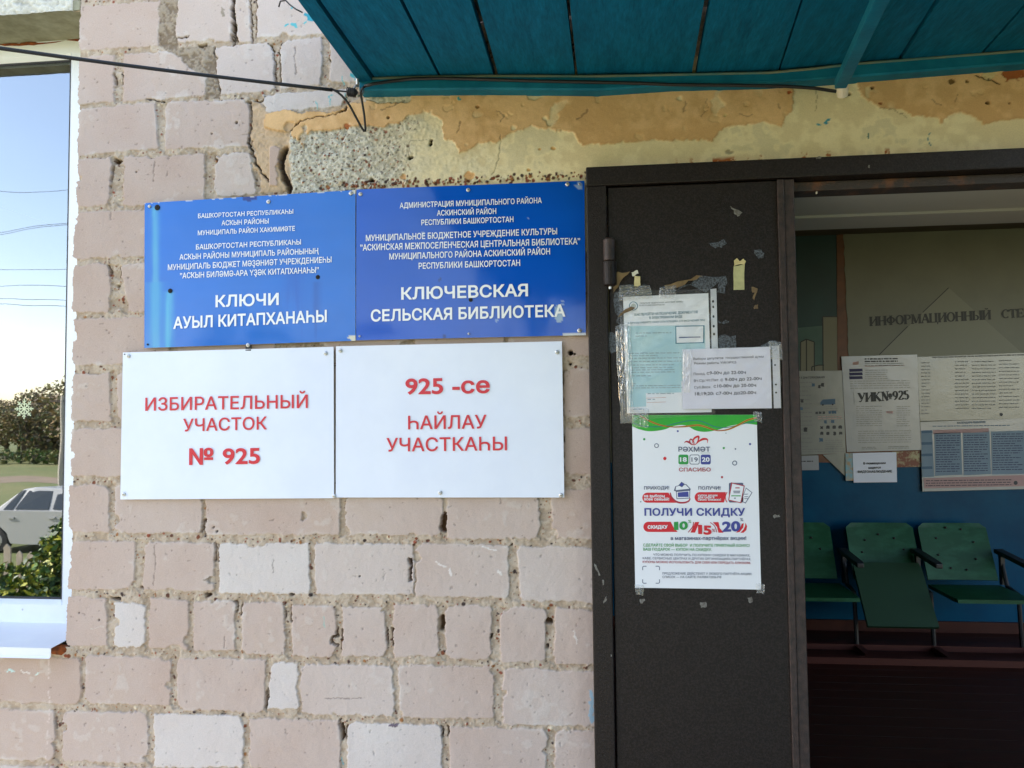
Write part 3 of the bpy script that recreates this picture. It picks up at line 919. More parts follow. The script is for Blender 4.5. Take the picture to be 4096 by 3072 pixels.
nt.links.new(tr.outputs[0], mixn.inputs[1]); nt.links.new(gg.outputs[0], mixn.inputs[2]); nt.links.new(mixn.outputs[0], out.inputs[0])
b = MB(); b.face([(-2.76, YP, PZ0 - .004), (PXR + .004, YP, PZ0 - .004), (PXR + .004, YP, PZ1 + .004), (-2.76, YP, PZ1 + .004)], gl)
b.build('pane', wnd)
b = MB()                                                           # sloping sheet metal sill with a lip
SX = WX - .012
b.slab([(-2.84, YF + .002, WZ0 + .022), (SX, YF + .002, WZ0 + .022), (SX, -.040, WZ0 + .008), (-2.84, -.040, WZ0 + .008)], (0, 0, -.0012), M['sill_metal'])
b.slab([(-2.84, -.040, WZ0 + .008), (SX, -.040, WZ0 + .008), (SX, -.0405, WZ0 - .013), (-2.84, -.0405, WZ0 - .013)], (0, .0014, 0), M['sill_metal'])
b.slab([(-2.84, -.0405, WZ0 - .013), (SX, -.0405, WZ0 - .013), (SX, -.0455, WZ0 - .018), (-2.84, -.0455, WZ0 - .018)], (0, .0014, 0), M['sill_metal'])
sl_ = b.build('sill', wnd)
b = MB()
b.lathe(at(90, 2438, YF) + Vector((0, .002, 0)), (0, -1, 0), [(.004, 0), (.004, .0016), (.002, .0028)], M['screw'], 10)
b.build('screw', fr)
b = MB()                                                           # perished foam under the end of the sill and over the frame
pts = []
random.seed(3)
for i in range(46):
    x = -2.8 + i * (WX + .012 + 2.8) / 45
    pts.append((x, YF + .004 + random.uniform(-.004, .004), WZ1 - .001 + random.uniform(-.003, .002)))
b.tube(pts, [random.uniform(.005, .0085) for _ in pts], M['rust_foam'], 7)
b.tube([(SX - .06, .02, WZ0 - .012), (SX, .006, WZ0 - .010), (SX + .016, .01, WZ0 - .006)], [.012, .015, .008], M['rust_foam'], 8)
b.build('foam_seal', wnd)
# snowflake sticker
b = MB()
ys = YP - .0015
c0 = at(97, 1635, ys)
stk = mat('pale_sticker', srgb(205, 214, 178), rough=.5)
R0 = (at(97, 1597, ys) - c0).length


def bar2(b, p, q, w, y, mt, e=0.0):
    d = Vector((q[0] - p[0], 0, q[1] - p[1]))
    n = Vector((-d.z, 0, d.x)).normalized() * w / 2
    P = Vector((p[0], y + e, p[1])); Q = Vector((q[0], y + e, q[1]))
    b.face([P - n, Q - n, Q + n, P + n], mt)


for k in range(8):
    a = k * math.pi / 4
    dx, dz = math.sin(a), math.cos(a)
    bar2(b, (c0.x, c0.z), (c0.x + dx * R0, c0.z + dz * R0), R0 * .11, ys, stk, -k * 4e-5)
    for h, ln in ((.38, .3), (.66, .28)):
        for sgn in (-1, 1):
            a2 = a + sgn * .8
            p = (c0.x + dx * R0 * h, c0.z + dz * R0 * h)
            bar2(b, p, (p[0] + math.sin(a2) * R0 * ln, p[1] + math.cos(a2) * R0 * ln), R0 * .09, ys, stk, -.0004 - k * 4e-5 - (.0001 if sgn > 0 else 0))
    b.face([(c0.x + dx * R0 * 1.0 + R0 * .08 * math.cos(t), ys - .0006, c0.z + dz * R0 * 1.0 + R0 * .08 * math.sin(t)) for t in [i * math.pi / 4 for i in range(8)]], stk)
tag(b.build('snowflake_sticker'), 'pale snowflake sticker on the window glass', 'sticker')

# ================================================================== SIGNS
def screw(parent, p, y, r=.0056, kind='screw'):
    b = MB()
    c = at(p[0], p[1], y)
    if kind == 'screw':
        b.lathe(c, (0, -1, 0), [(r, 0), (r * .98, .0014), (r * .7, .0028), (r * .35, .0034)], M['screw'], 12)
        bar2(b, (c.x - r * .5, c.z), (c.x + r * .5, c.z), r * .22, c.y, M['dark'], -.0036)
    else:
        b.lathe(c, (0, -1, 0), [(r, 0), (r * .9, .0012), (r * .35, .0016)], M['dark'], 12)
    return b.build(kind if kind == 'screw' else 'bolt', parent)


def sign_panel(name, parent, q, y, th, mt, mtside, fcol, wob, seed, nx=150, nz=100):
    P = [at(p[0], p[1], y) for p in q]
    U, W = np.meshgrid(np.linspace(0, 1, nx), np.linspace(0, 1, nz), indexing='ij')
    def bil(k): return (P[0][k] * (1 - U) + P[1][k] * U) * (1 - W) + (P[3][k] * (1 - U) + P[2][k] * U) * W
    X, Z = bil(0), bil(2)
    Y = y + wob * (fbm(U * 3, W * 2, 1.0, seed, 2) * 1.0 + .35 * fbm(U * 9, W * 6, 1.0, seed + 2, 2))
    cl = fcol(U, W)
    b = MB()
    n = nx * nz
    idx = np.arange(n).reshape(nx, nz)
    f = np.stack([idx[:-1, :-1].ravel(), idx[:-1, 1:].ravel(), idx[1:, 1:].ravel(), idx[1:, :-1].ravel()], 1)
    vs = np.stack([X.ravel(), Y.ravel(), Z.ravel()], 1)
    b.add(vs.tolist(), f.tolist(), mt)
    o = b.build(name, parent, smooth=True)
    a = o.data.color_attributes.new('Col', 'FLOAT_COLOR', 'POINT')
    a.data.foreach_set('color', np.concatenate([cl.reshape(-1, 3), np.ones((n, 1))], 1).astype(np.float32).ravel())
    b = MB()                                                       # rim and back
    ps = [Vector((p.x, y + .0004, p.z)) for p in P]
    b.slab([p + Vector((0, th, 0)) for p in ps], (0, .0004, 0), mtside)
    for i in range(4):
        p, r = ps[i], ps[(i + 1) % 4]
        b.add([p, r, r + Vector((0, th, 0)), p + Vector((0, th, 0))], [(0, 1, 2, 3)], mtside)
    b.build('rim', o)
    return o


YS = -.0135
TB = np.array((.010, .085, .46))


def blue1(U, W):
    u = U; w = W                                                   # u 0..1 left to right, w 0..1 top to bottom
    base = np.ones(U.shape + (3,)) * np.array((.010, .150, .60))
    base *= (1 + .10 * fbm(U * 4, W * 4, 1, 1, 3))[..., None]

    def streak(cx, w0, w1, wd, col, s):
        x = (u - cx - .006 * fbm(W * 6, U * 40, 1, 3, 2)) / wd
        m = np.exp(-x * x) * sstep(w0 - .01, w0 + .01, w) * (1 - sstep(w1 - .25, w1, w + .25 * fbm(U * 60, W * 3, 1, 5, 2)))
        m = np.clip(m * s * (1 + .5 * fbm(U * 90, W * 4, 1, 2, 2)), 0, 1)[..., None]
        return m, np.array(col)
    for a in ((.052, .03, 1.15, .017, (.10, .42, .62), .75), (.03, .10, .75, .012, (.02, .16, .60), .6), (.120, .62, 1.2, .020, (.08, .42, .66), .85), (.055, .55, 1.3, .040, (.05, .32, .62), .7), (.82, .60, .95, .018, (.006, .06, .34), .5), (.72, .50, .9, .05, (.008, .07, .42), .4)):
        m, cc = streak(*a)
        base = base * (1 - m) + cc * m
    nick = (np.hypot((u - .505) * 1.5, w - .0) < .035) | ((np.abs(u - .505) * 1.5 < .05) & (w < .022))
    base[nick] = (.004, .03, .22)
    cr = ((u > .972 - .02 * fbm(U * 30, W * 30, 1, 1, 2)) & (w > .962)) | ((u > .985) & (w < .03))
    base[cr] = (.62, .60, .52)
    ch = ((w < .008) & (fbm(U * 60, W, 1, 2, 2) > .25))
    base[ch] = (.65, .66, .68)
    return base


def blue2(U, W):
    base = np.ones(U.shape + (3,)) * np.array((.003, .088, .52))
    base *= (1 + .10 * fbm(U * 4, W * 4, 1, 3, 3))[..., None]
    sc = (fbm(U * 30, W * 12, 1, 4, 3) > .42) & (np.abs(U - .38 - .02 * fbm(W * 9, U, 1, 2, 1)) < .018) & (W > .6)
    base[sc] = base[sc] * .45
    w = ((np.hypot((U - .885) * 1.5, (W - .86) * .5) + .02 * fbm(U * 40, W * 40, 1, 1, 2)) < .028)
    base[w] = (.30, .42, .60)
    for cu, cw, cd in ((.975, .03, .02), (.62, .89, .012), (.30, .31, .006), (.76, .235, .006), (.9, .78, .008)):
        k = np.hypot((U - cu) * 1.5, W - cw) + .02 * fbm(U * 60, W * 60, 1, 6, 2) < cd
        base[k] = (.25, .36, .62)
    e = (W > .985) & (U > .9)
    base[e] = (.55, .58, .62)
    return base


def whiteC(U, W):
    return np.ones(U.shape + (3,)) * .8


QB1 = [cBL(22, 135), cBL(1036, 72), cBL(1036, 797), cBL(20, 832)]
QB2 = [cBL(1041, 70), cBL(2137, 27), cBL(2144, 770), cBL(1038.5, 795)]
QW1 = [cWH(47, 68), cWH(1003, 42), cWH(1005, 729), cWH(35, 735)]
QW2 = [cWH(1014, 40), cWH(2039, 17), cWH(2050, 726), cWH(1013, 726)]


def board(label, q, fcol, mt, side, wob, seed, texts, screws, c, ink, y=YS):
    cx = sum(at(p[0], p[1], y).x for p in q) / 4; cz = min(at(p[0], p[1], y).z for p in q)
    root = empty('sign_board', (cx, y, cz), label, 'sign')
    sign_panel('panel', root, q, y, .003, mt, side, fcol, wob, seed)
    b = MB()
    for s_, p0, p1, cap, bold in texts:
        put_text(b, s_, c(*p0), c(*p1), cap * (c(0, 1)[1] - c(0, 0)[1]), y - .0019, ink, bold)
    b.build('lettering', root)
    for p in screws:
        screw(root, c(p[0], p[1]), y - .001, p[2] if len(p) > 2 else .0056, p[3] if len(p) > 3 else 'screw')
    return root


HB = .017
board('left blue library sign with pale drip stains and white Bashkir lettering', QB1, blue1, M['blue'], M['sign_edge'], .0016, 1,
      [('БАШҠОРТОСТАН РЕСПУБЛИКАҺЫ', (279, 208), (737, 186), 22, HB), ('АСҠЫН РАЙОНЫ', (392, 243), (619, 233), 24, HB), ('МУНИЦИПАЛЬ РАЙОН ХАКИМИӘТЕ', (278, 290), (745, 268), 23, HB),
       ('БАШҠОРТОСТАН РЕСПУБЛИКАҺЫ', (269, 359), (774, 334), 25, HB), ('АСҠЫН РАЙОНЫ МУНИЦИПАЛЬ РАЙОНЫНЫҢ', (190, 408), (859, 378), 27, HB), ('МУНИЦИПАЛЬ БЮДЖЕТ МӘҘӘНИӘТ УЧРЕЖДЕНИЕҺЫ', (134, 458), (921, 420), 28, HB),
       ('”АСҠЫН БИЛӘМӘ-АРА ҮҘӘК КИТАПХАНАҺЫ”', (192, 498), (860, 470), 28, HB), ('КЛЮЧИ', (363, 636), (667, 625), 58, .026), ('АУЫЛ КИТАПХАНАҺЫ', (160, 740), (898, 707), 58, .026)],
      [(46, 151, .0045), (83, 156, .0080, 'bolt'), (618, 128), (1014, 88), (145, 557, .0065, 'bolt'), (855, 491, .006, 'bolt'), (37, 815, .0028, 'bolt'), (520, 818)], cBL, M['white_ink'])
board('right blue library sign butting the steel door frame, with white Russian lettering', QB2, blue2, M['blue'], M['sign_edge'], .0016, 4,
      [('АДМИНИСТРАЦИЯ МУНИЦИПАЛЬНОГО РАЙОНА', (1249, 160), (1932, 135), 27, HB), ('АСКИНСКИЙ РАЙОН', (1428, 196), (1713, 187), 27, HB), ('РЕСПУБЛИКИ БАШКОРТОСТАН', (1353, 242), (1796, 226), 27, HB),
       ('МУНИЦИПАЛЬНОЕ БЮДЖЕТНОЕ УЧРЕЖДЕНИЕ КУЛЬТУРЫ', (1086, 318), (2006, 285), 30, HB), ('”АСКИНСКАЯ МЕЖПОСЕЛЕНЧЕСКАЯ ЦЕНТРАЛЬНАЯ БИБЛИОТЕКА”', (1059, 364), (2117, 333), 31, HB),
       ('МУНИЦИПАЛЬНОГО РАЙОНА АСКИНСКИЙ РАЙОН', (1199, 407), (1972, 382), 30, HB), ('РЕСПУБЛИКИ БАШКОРТОСТАН', (1340, 452), (1828, 437), 30, HB),
       ('КЛЮЧЕВСКАЯ', (1256, 600), (1866, 583), 60, .026), ('СЕЛЬСКАЯ БИБЛИОТЕКА', (1110, 705), (2045, 681), 58, .026)],
      [(1060, 92, .0052), (1578, 72, .0052), (2055, 45, .0052), (2113, 45, .003), (1590, 600, .0055, 'bolt'), (1057, 775, .003), (1581, 763, .003), (2113, 748)], cBL, M['white_ink'])
board('left white polling station sign with red Russian lettering and number', QW1, whiteC, M['white_sign'], M['sign_edge'], .0004, 2,
      [('ИЗБИРАТЕЛЬНЫЙ', (148, 333), (886, 320), 60, .012), ('УЧАСТОК', (320, 427), (700, 417), 58, .012), ('№ 925', (347, 579), (669, 573), 76, .024)],
      [(73, 84), (967, 72), (52, 711), (1006, 719), (55, 76, .0018, 'bolt')], cWH, M['red_ink'], YS + .001)
board('right white polling station sign with red Bashkir lettering, beside the door frame', QW2, whiteC, M['white_sign'], M['sign_edge'], .0004, 5,
      [('925 -се', (1329, 259), (1712, 252), 76, .024), ('ҺАЙЛАУ', (1341, 417), (1697, 413), 62, .012), ('УЧАСТКАҺЫ', (1243, 518), (1790, 512), 62, .012)],
      [(1034, 59), (2018, 67), (1487, 704), (2035, 716)], cWH, M['red_ink'], YS + .001)
b = MB()                                                           # a scrap of black plastic wedged under the left blue sign
p = crop(560, 1350, .40235)
b.slab([at(*p(1050, 80), -.012), at(*p(1108, 76), -.012), at(*p(1104, 132), -.0125), at(*p(1048, 131), -.0125)], (0, .003, 0), M['cable'])
tag(b.build('plastic_scrap'), 'small black plastic scrap hanging under the left blue sign', 'scrap')

# ================================================================== STEEL DOOR
door = empty('metal_door', (.6, 0, .15), 'dark brown hammered steel double door, left leaf shut and papered', 'door')
YFm, YL = -.066, -.058
x0 = -.0045; x1 = at(2440, 1700, YFm).x
b = MB()
ZT, ZH = 2.201, 2.1525
b.box((x0, YFm, .14), (x1, .03, ZH), M['door'])
b.box((x0, YFm - .0006, ZH), (1.42, .03, ZT), M['door'])
b.box((1.33, YFm, .14), (1.42, .03, ZH), M['door'])
fo = b.build('frame', door, bevel=.003)
b = MB()
b.box((.505, -.030, 2.128), (1.33, .028, 2.1515), M['door_rust'])
b.build('header_rebate', door, bevel=.002)
b = MB()
LX0, LX1 = x1 + .0042, .4665
b.box((LX0, YL, .16), (LX1, -.012, 2.149), M['door'])
leaf = b.build('leaf', door, bevel=.0025)
b = MB()
b.box((LX1 - .006, YL - .007, .16), (LX1 + .010, YL, 2.150), M['door_strip'])
b.box((LX1 + .0102, YL - .004, .16), (.501, -.016, 2.150), M['door_strip'])
b.build('cover_strip', leaf, bevel=.0018)
b = MB()                                                           # the other leaf, swung wide open to the right of the picture
b.box((1.345, -.86, .16), (1.385, -.068, 2.149), M['door'])
b.build('leaf', door, bevel=.0025)
b = MB()
hp0 = at(*cDR(203, 540), YL - .006); hp1 = at(*cDR(206, 825), YL - .006)
hz0, hz1, hx = hp1.z, hp0.z, hp0.x + .0015
zm = hz0 + (hz1 - hz0) * .52
b.lathe((hx, YL - .010, hz0), (0, 0, 1), [(.010, 0), (.0165, .004), (.0165, zm - hz0 - .001), (.0155, zm - hz0)], M['door'], 20)
b.lathe((hx - .001, YL - .010, zm + .002), (0, 0, 1), [(.0125, 0), (.0140, .002), (.0140, hz1 - zm - .004), (.010, hz1 - zm)], M['door_strip'], 20)
b.tube([(hx, YL - .010, hz0 - .006), (hx, YL - .010, hz1 + .003)], .004, M['screw'], 8)
b.build('hinge', leaf)
# small wear marks stuck to the leaf and the frame: bare tape glue, chipped paint
glue = mat('tape_glue', srgb(92, 98, 108), srgb(44, 45, 50), rough=.5, nscale=220, bump=.7, bscale=300, lo=.42, hi=.58)
chip = mat('paint_chip', srgb(130, 128, 124), srgb(92, 86, 80), rough=.7, nscale=150)
brown_t = mat('old_brown_tape', srgb(128, 104, 72), srgb(96, 76, 52), rough=.45, nscale=40, spec=.5)
cream_t = mat('masking_tape', srgb(214, 200, 150), srgb(196, 182, 132), rough=.55, nscale=50)
pale_t = mat('pale_tape', srgb(196, 192, 142), srgb(176, 172, 128), rough=.5, nscale=60)


def blob(pts, n=3, amp=.12, seed=1):
    """roughen an outline given in pixels"""
    r = random.Random(seed)
    out = []
    L = len(pts)
    for i in range(L):
        a, b_ = pts[i], pts[(i + 1) % L]
        dx, dy = b_[0] - a[0], b_[1] - a[1]
        for k in range(n):
            t = k / n
            e = r.uniform(-amp, amp) if k else r.uniform(-amp, amp) * .4
            out.append((a[0] + dx * t - dy * e, a[1] + dy * t + dx * e))
    return out


def scrap(name, label, cat, c, pts, mt, y=YL - .0006, th=.0005, parent=None, n=3, amp=.12, seed=1, lift=None, group=None):
    b = MB()
    pp = [at(*c(*p), y) for p in blob(pts, n, amp, seed)]
    if lift:
        zs = [p.z for p in pp]; z0, z1 = min(zs), max(zs)
        pp = [Vector((p.x, p.y - lift * ((p.z - z0) / (z1 - z0)) ** 2, p.z)) for p in pp]
        b.face(pp, mt)
        b.face([p + Vector((0, .0004, 0)) for p in pp], mt)
    else:
        b.slab(pp, (0, th, 0), mt)
    o = b.build(name, parent)
    if label: tag(o, label, cat, group)
    return o


gm = MB()
for c, pts, sd in ((cDR, [(935, 340), (1010, 378), (980, 400), (960, 380)], 3), (cDR, [(805, 560), (900, 535), (915, 560), (885, 592), (830, 582)], 5), (cDR, [(1078, 600), (1110, 598), (1142, 622), (1136, 650), (1108, 655), (1085, 628)], 6),
                   (cDR, [(868, 1125), (968, 1118), (972, 1185), (870, 1188)], 7), (cDR, [(862, 1030), (930, 1034), (912, 1046), (870, 1046)], 8), (cDR, [(1120, 1180), (1215, 1150), (1228, 1182), (1130, 1192)], 9),
                   (cDR, [(240, 860), (290, 850), (268, 920), (290, 960), (270, 1060), (240, 980)], 10), (cDR, [(205, 1095), (262, 1105), (260, 1210), (215, 1230)], 11), (cDR, [(800, 762), (905, 760), (918, 800), (905, 866), (860, 860), (870, 810), (610, 850), (640, 815)], 12),
                   (cPO, [(780, 1580), (828, 1575), (832, 1615), (790, 1622)], 13), (cPO, [(1150, 1545), (1185, 1535), (1190, 1580), (1165, 1585)], 14), (cPO, [(1350, 900), (1400, 895), (1405, 915), (1360, 925)], 15), (cPO, [(310, 1555), (350, 1552), (352, 1565), (318, 1590)], 16)):
    gm.slab([at(*c(*p), YL - .0006) for p in blob(pts, 3, .16, sd)], (0, .0005, 0), glue if sd not in (3, 13, 14, 15, 16) else chip)
gm.build('glue_residue', leaf)
gm = MB()
for c, pts, sd in ((cF, [(1700, 365), (1712, 375), (1740, 440), (1732, 445), (1705, 390)], 1), (cF, [(1782, 570), (1776, 605), (1760, 620), (1757, 608)], 2), (cF, [(1806, 942), (1814, 944), (1812, 956), (1805, 955)], 3), (cF, [(1752, 470), (1760, 470), (1764, 500), (1756, 505)], 4)):
    gm.slab([at(*c(*p), YFm - .0006) for p in blob(pts, 3, .1, sd)], (0, .0005, 0), chip)
for c, pts, sd in ((cC, [(895, 1215), (905, 1205), (908, 1220), (898, 1228)], 5),):
    gm.slab([at(*c(*p), -.0306) for p in blob(pts, 3, .1, sd)], (0, .0005, 0), M['cap'])
for c, pts, sd in ((cC, [(895, 995), (915, 988), (935, 990), (930, 1000), (900, 1005)], 6), (cC, [(1230, 1042), (1238, 1045), (1236, 1062), (1228, 1060)], 7)):
    gm.slab([at(*c(*p), YFm - .0012) for p in blob(pts, 3, .1, sd)], (0, .0005, 0), chip)
gm.build('paint_chip', fo)

# ---- what is taped to the leaf
def sheet(b, q, y, mt, th=.0004):
    b.slab([at(p[0], p[1], y) for p in q], (0, th, 0), mt)


film = bpy.data.materials.new('clear_plastic_film'); film.use_nodes = True
nt = film.node_tree
for n in list(nt.nodes): nt.nodes.remove(n)
out = nt.nodes.new('ShaderNodeOutputMaterial')
m1 = nt.nodes.new('ShaderNodeMixShader'); m2 = nt.nodes.new('ShaderNodeMixShader')
trn = nt.nodes.new('ShaderNodeBsdfTransparent'); trn.inputs[0].default_value = (1, 1, 1, 1)
gls = nt.nodes.new('ShaderNodeBsdfGlossy'); gls.inputs['Roughness'].default_value = .12
dif = nt.nodes.new('ShaderNodeBsdfDiffuse'); dif.inputs[0].default_value = (.8, .8, .82, 1)
lw = nt.nodes.new('ShaderNodeLayerWeight'); lw.inputs[0].default_value = .35
ma = nt.nodes.new('ShaderNodeMath'); ma.operation = 'MULTIPLY_ADD'; ma.inputs[1].default_value = .5; ma.inputs[2].default_value = .03
nt.links.new(lw.outputs['Facing'], ma.inputs[0])
m1.inputs[0].default_value = .05
nt.links.new(trn.outputs[0], m1.inputs[1]); nt.links.new(dif.outputs[0], m1.inputs[2])
nt.links.new(ma.outputs[0], m2.inputs[0]); nt.links.new(m1.outputs[0], m2.inputs[1]); nt.links.new(gls.outputs[0], m2.inputs[2])
nt.links.new(m2.outputs[0], out.inputs[0])


film2 = film.copy(); film2.name = 'crumpled_clear_tape'
for n in film2.node_tree.nodes:
    if n.type == 'MIX_SHADER' and not n.inputs[0].is_linked: n.inputs[0].default_value = .16
    if n.type == 'MATH': n.inputs[1].default_value = .6; n.inputs[2].default_value = .08


def film_sheet(name, parent, q, y, amp, seed, nx=60, nz=80, rim=.006):
    P = [at(p[0], p[1], y) for p in q]
    U, W = np.meshgrid(np.linspace(0, 1, nx), np.linspace(0, 1, nz), indexing='ij')
    def bil(k): return (P[0][k] * (1 - U) + P[1][k] * U) * (1 - W) + (P[3][k] * (1 - U) + P[2][k] * U) * W
    rg = np.random.default_rng(seed)
    hgt = np.zeros(U.shape)
    for _ in range(16):                                            # straight creases running out from the tape
        a = rg.uniform(0, math.pi); c_ = rg.uniform(-.2, 1.2); w_ = rg.uniform(.008, .03)
        hgt += rg.uniform(.2, 1) * np.exp(-np.abs((U - .3 * W - c_) * math.cos(a * .45) + (W - .5) * math.sin(a * .45) * .7) / w_)
    hgt += .8 * np.abs(fbm(U * 5, W * 6, 1, seed % 8, 3))
    edge = np.minimum.reduce([U, 1 - U, W, 1 - W])
    Yv = y - amp * hgt * sstep(0, .08, edge) - .0002
    Xv = bil(0) + .0025 * fbm(W * 8, U * 2, 1, 3, 2) * (edge < .03); Zv = bil(2) + .0025 * fbm(U * 8, W * 2, 1, 5, 2) * (edge < .03)
    n = nx * nz
    idx = np.arange(n).reshape(nx, nz)
    f = np.stack([idx[:-1, :-1].ravel(), idx[:-1, 1:].ravel(), idx[1:, 1:].ravel(), idx[1:, :-1].ravel()], 1)
    b = MB(); b.add(np.stack([Xv.ravel(), Yv.ravel(), Zv.ravel()], 1).tolist(), f.tolist(), film2 if name == 'tape' else film)
    return b.build(name, parent, smooth=False)


# document in a plastic sleeve
Y1 = YL - .0014
doc = empty('sleeved_document', at(*cDO(720, 1530), Y1), 'blue and white tax leaflet in a crumpled clear sleeve taped to the door leaf', 'document')
b = MB(); sheet(b, [cDO(247, 288), cDO(1160, 248), cDO(1195, 1522), cDO(290, 1535)], Y1, M['paper']); b.build('sheet', doc)
ink = mat('grey_print', srgb(96, 104, 118), rough=.6); ltblue = mat('pale_blue_print', srgb(168, 206, 220), srgb(182, 214, 222), rough=.6, nscale=12)
tealp = mat('teal_print', srgb(60, 120, 145), rough=.6); faint = mat('faint_print', srgb(150, 170, 182), rough=.6); pinkp = mat('pink_print', srgb(200, 150, 150), rough=.6)
b = MB(); Ya = Y1 - .0003
b.face([at(*cDO(*p), Ya) for p in ((292, 600), (1120, 592), (1128, 820), (1140, 1180), (870, 1190), (872, 1310), (490, 1318), (494, 1460), (310, 1470))], ltblue)
b.build('printed_panel', doc)
b = MB(); Yb = Ya - .0003
b.face([at(*cDO(*p), Yb) for p in ((806, 598), (1118, 592), (1116, 782), (808, 790))], tealp)
b.face([at(*cDO(*p), Yb - .0002) for p in ((816, 608), (1106, 602), (1104, 772), (820, 780))], M['paper'])
b.face([at(*cDO(*p), Yb - .0004) for p in ((846, 716), (1076, 712), (1076, 722), (846, 728))], mat('navy_rule', srgb(80, 92, 140), rough=.6))
b.build('printed_frame', doc); b = MB()
for rr, mm_, e in ((48, tealp, 0), (40, M['paper'], .0002), (26, mat('grey_emblem', srgb(196, 200, 196), rough=.6), .0004)):
    b.face([at(*cDO(358 + rr * math.cos(t), 385 + rr * math.sin(t)), Yb - e) for t in [-i * math.pi / 12 for i in range(24)]], mm_)
b.build('emblem', doc); b = MB()
for x0_, y0_, x1_, y1_ in ((496, 1370, 706, 1362), (500, 1418, 706, 1410)):
    b.face([at(*cDO(*p), Yb) for p in ((x0_, y0_), (x1_, y1_), (x1_, y1_ + 4), (x0_, y0_ + 4))], pinkp)
b.build('answer_box', doc)
b = MB()
for s_, p0, p1, cap, mt_, bd in (('УПРАВЛЕНИЕ  ФЕДЕРАЛЬНОЙ  НАЛОГОВОЙ  СЛУЖБЫ', (424, 364), (890, 346), 15, ink, .01), ('ПО РЕСПУБЛИКЕ БАШКОРТОСТАН', (420, 388), (690, 378), 15, ink, .01),
                           ('КАК ПЕРЕЙТИ НА ПОЛУЧЕНИЕ ДОКУМЕНТОВ', (370, 492), (1046, 462), 28, tealp, .02), ('В ЭЛЕКТРОННОМ ВИДЕ', (528, 524), (882, 510), 26, tealp, .02), ('В ЛИЧНОМ КАБИНЕТЕ НАЛОГОПЛАТЕЛЬЩИКА ДЛЯ ФИЗИЧЕСКИХ ЛИЦ?', (300, 578), (1126, 545), 20, tealp, .01)):
    put_text(b, s_, cDO(*p0), cDO(*p1), cap * .37365, Yb - .0001, mt_, bd)
rr = random.Random(4)
for yy_, xa, xb in ((680, 380, 765), (712, 380, 500), (896, 310, 850), (922, 320, 615), (950, 310, 900), (985, 310, 880), (1022, 320, 800), (1052, 330, 790), (1075, 320, 800), (1100, 330, 800), (1138, 320, 545), (1222, 320, 385), (1245, 320, 860), (1268, 330, 880), (1330, 510, 790), (1392, 510, 590), (1496, 350, 470)):
    x = xa
    while x < xb:                                                  # lines of small print, word by word
        w_ = rr.uniform(18, 60); w_ = min(w_, xb - x)
        b.face([at(*cDO(*p), Yb - .0001) for p in ((x, yy_ - 5 - x * .012), (x + w_, yy_ - 5 - (x + w_) * .012), (x + w_, yy_ + 5 - (x + w_) * .012), (x, yy_ + 5 - x * .012))], faint)
        x += w_ + rr.uniform(8, 14)
b.build('lettering', doc)
b = MB()
sheet(b, [cDO(1182, 205), cDO(1246, 198), cDO(1262, 840), cDO(1196, 850)], Y1 - .0002, mat('sleeve_strip', srgb(196, 198, 206), rough=.35))
for (x, y_) in ((1210, 336), (1212, 395), (1215, 498), (1218, 602), (1221, 686)):
    b.face([at(*cDO(x + 11 * math.cos(t), y_ + 15 * math.sin(t)), Y1 - .0005) for t in [-i * math.pi / 8 for i in range(16)]], M['dark'])
b.build('binder_strip', doc)
film_sheet('plastic_sleeve', doc, [cDO(205, 232), cDO(1255, 196), cDO(1235, 1545), cDO(225, 1620)], Yb - .0012, .0022, 21, 70, 95)
film_sheet('tape', doc, [cDO(205, 160), cDO(540, 160), cDO(560, 300), cDO(200, 330)], Yb - .0030, .0028, 5, 30, 20)
film_sheet('tape', doc, [cDO(640, 180), cDO(820, 160), cDO(800, 320), cDO(630, 300)], Yb - .0030, .0040, 6, 30, 20)
film_sheet('tape', doc, [cDO(160, 600), cDO(330, 560), cDO(360, 1640), cDO(220, 1640)], Yb - .0032, .0034, 8, 24, 70)
scrap('tape', None, None, cDO, [(160, 50), (190, 30), (320, 25), (240, 100), (165, 210), (130, 262), (140, 150)], brown_t, y=Yb - .001, parent=doc, seed=2, lift=.010)
scrap('tape', None, None, cDO, [(690, 170), (900, 110), (1100, 68), (1000, 110), (860, 180), (760, 200), (700, 200)], brown_t, y=Yb - .001, parent=doc, seed=3, lift=.008)
scrap('tape', None, None, cDO, [(170, 560), (200, 490), (270, 420), (330, 390), (376, 405), (300, 450), (250, 470), (190, 510)], brown_t, y=Yb - .006, parent=doc, seed=4, amp=.05)
scrap('tape', None, None, cDO, [(370, 62), (432, 68), (434, 160), (405, 178), (366, 170)], cream_t, y=Yb - .006, parent=doc, seed=5, amp=.05)
scrap('tape', None, None, cDO, [(335, 25), (395, 0), (415, 35), (350, 70)], mat('torn_paper', srgb(216, 212, 196), rough=.7), y=Yb - .005, parent=doc, seed=6, amp=.15)

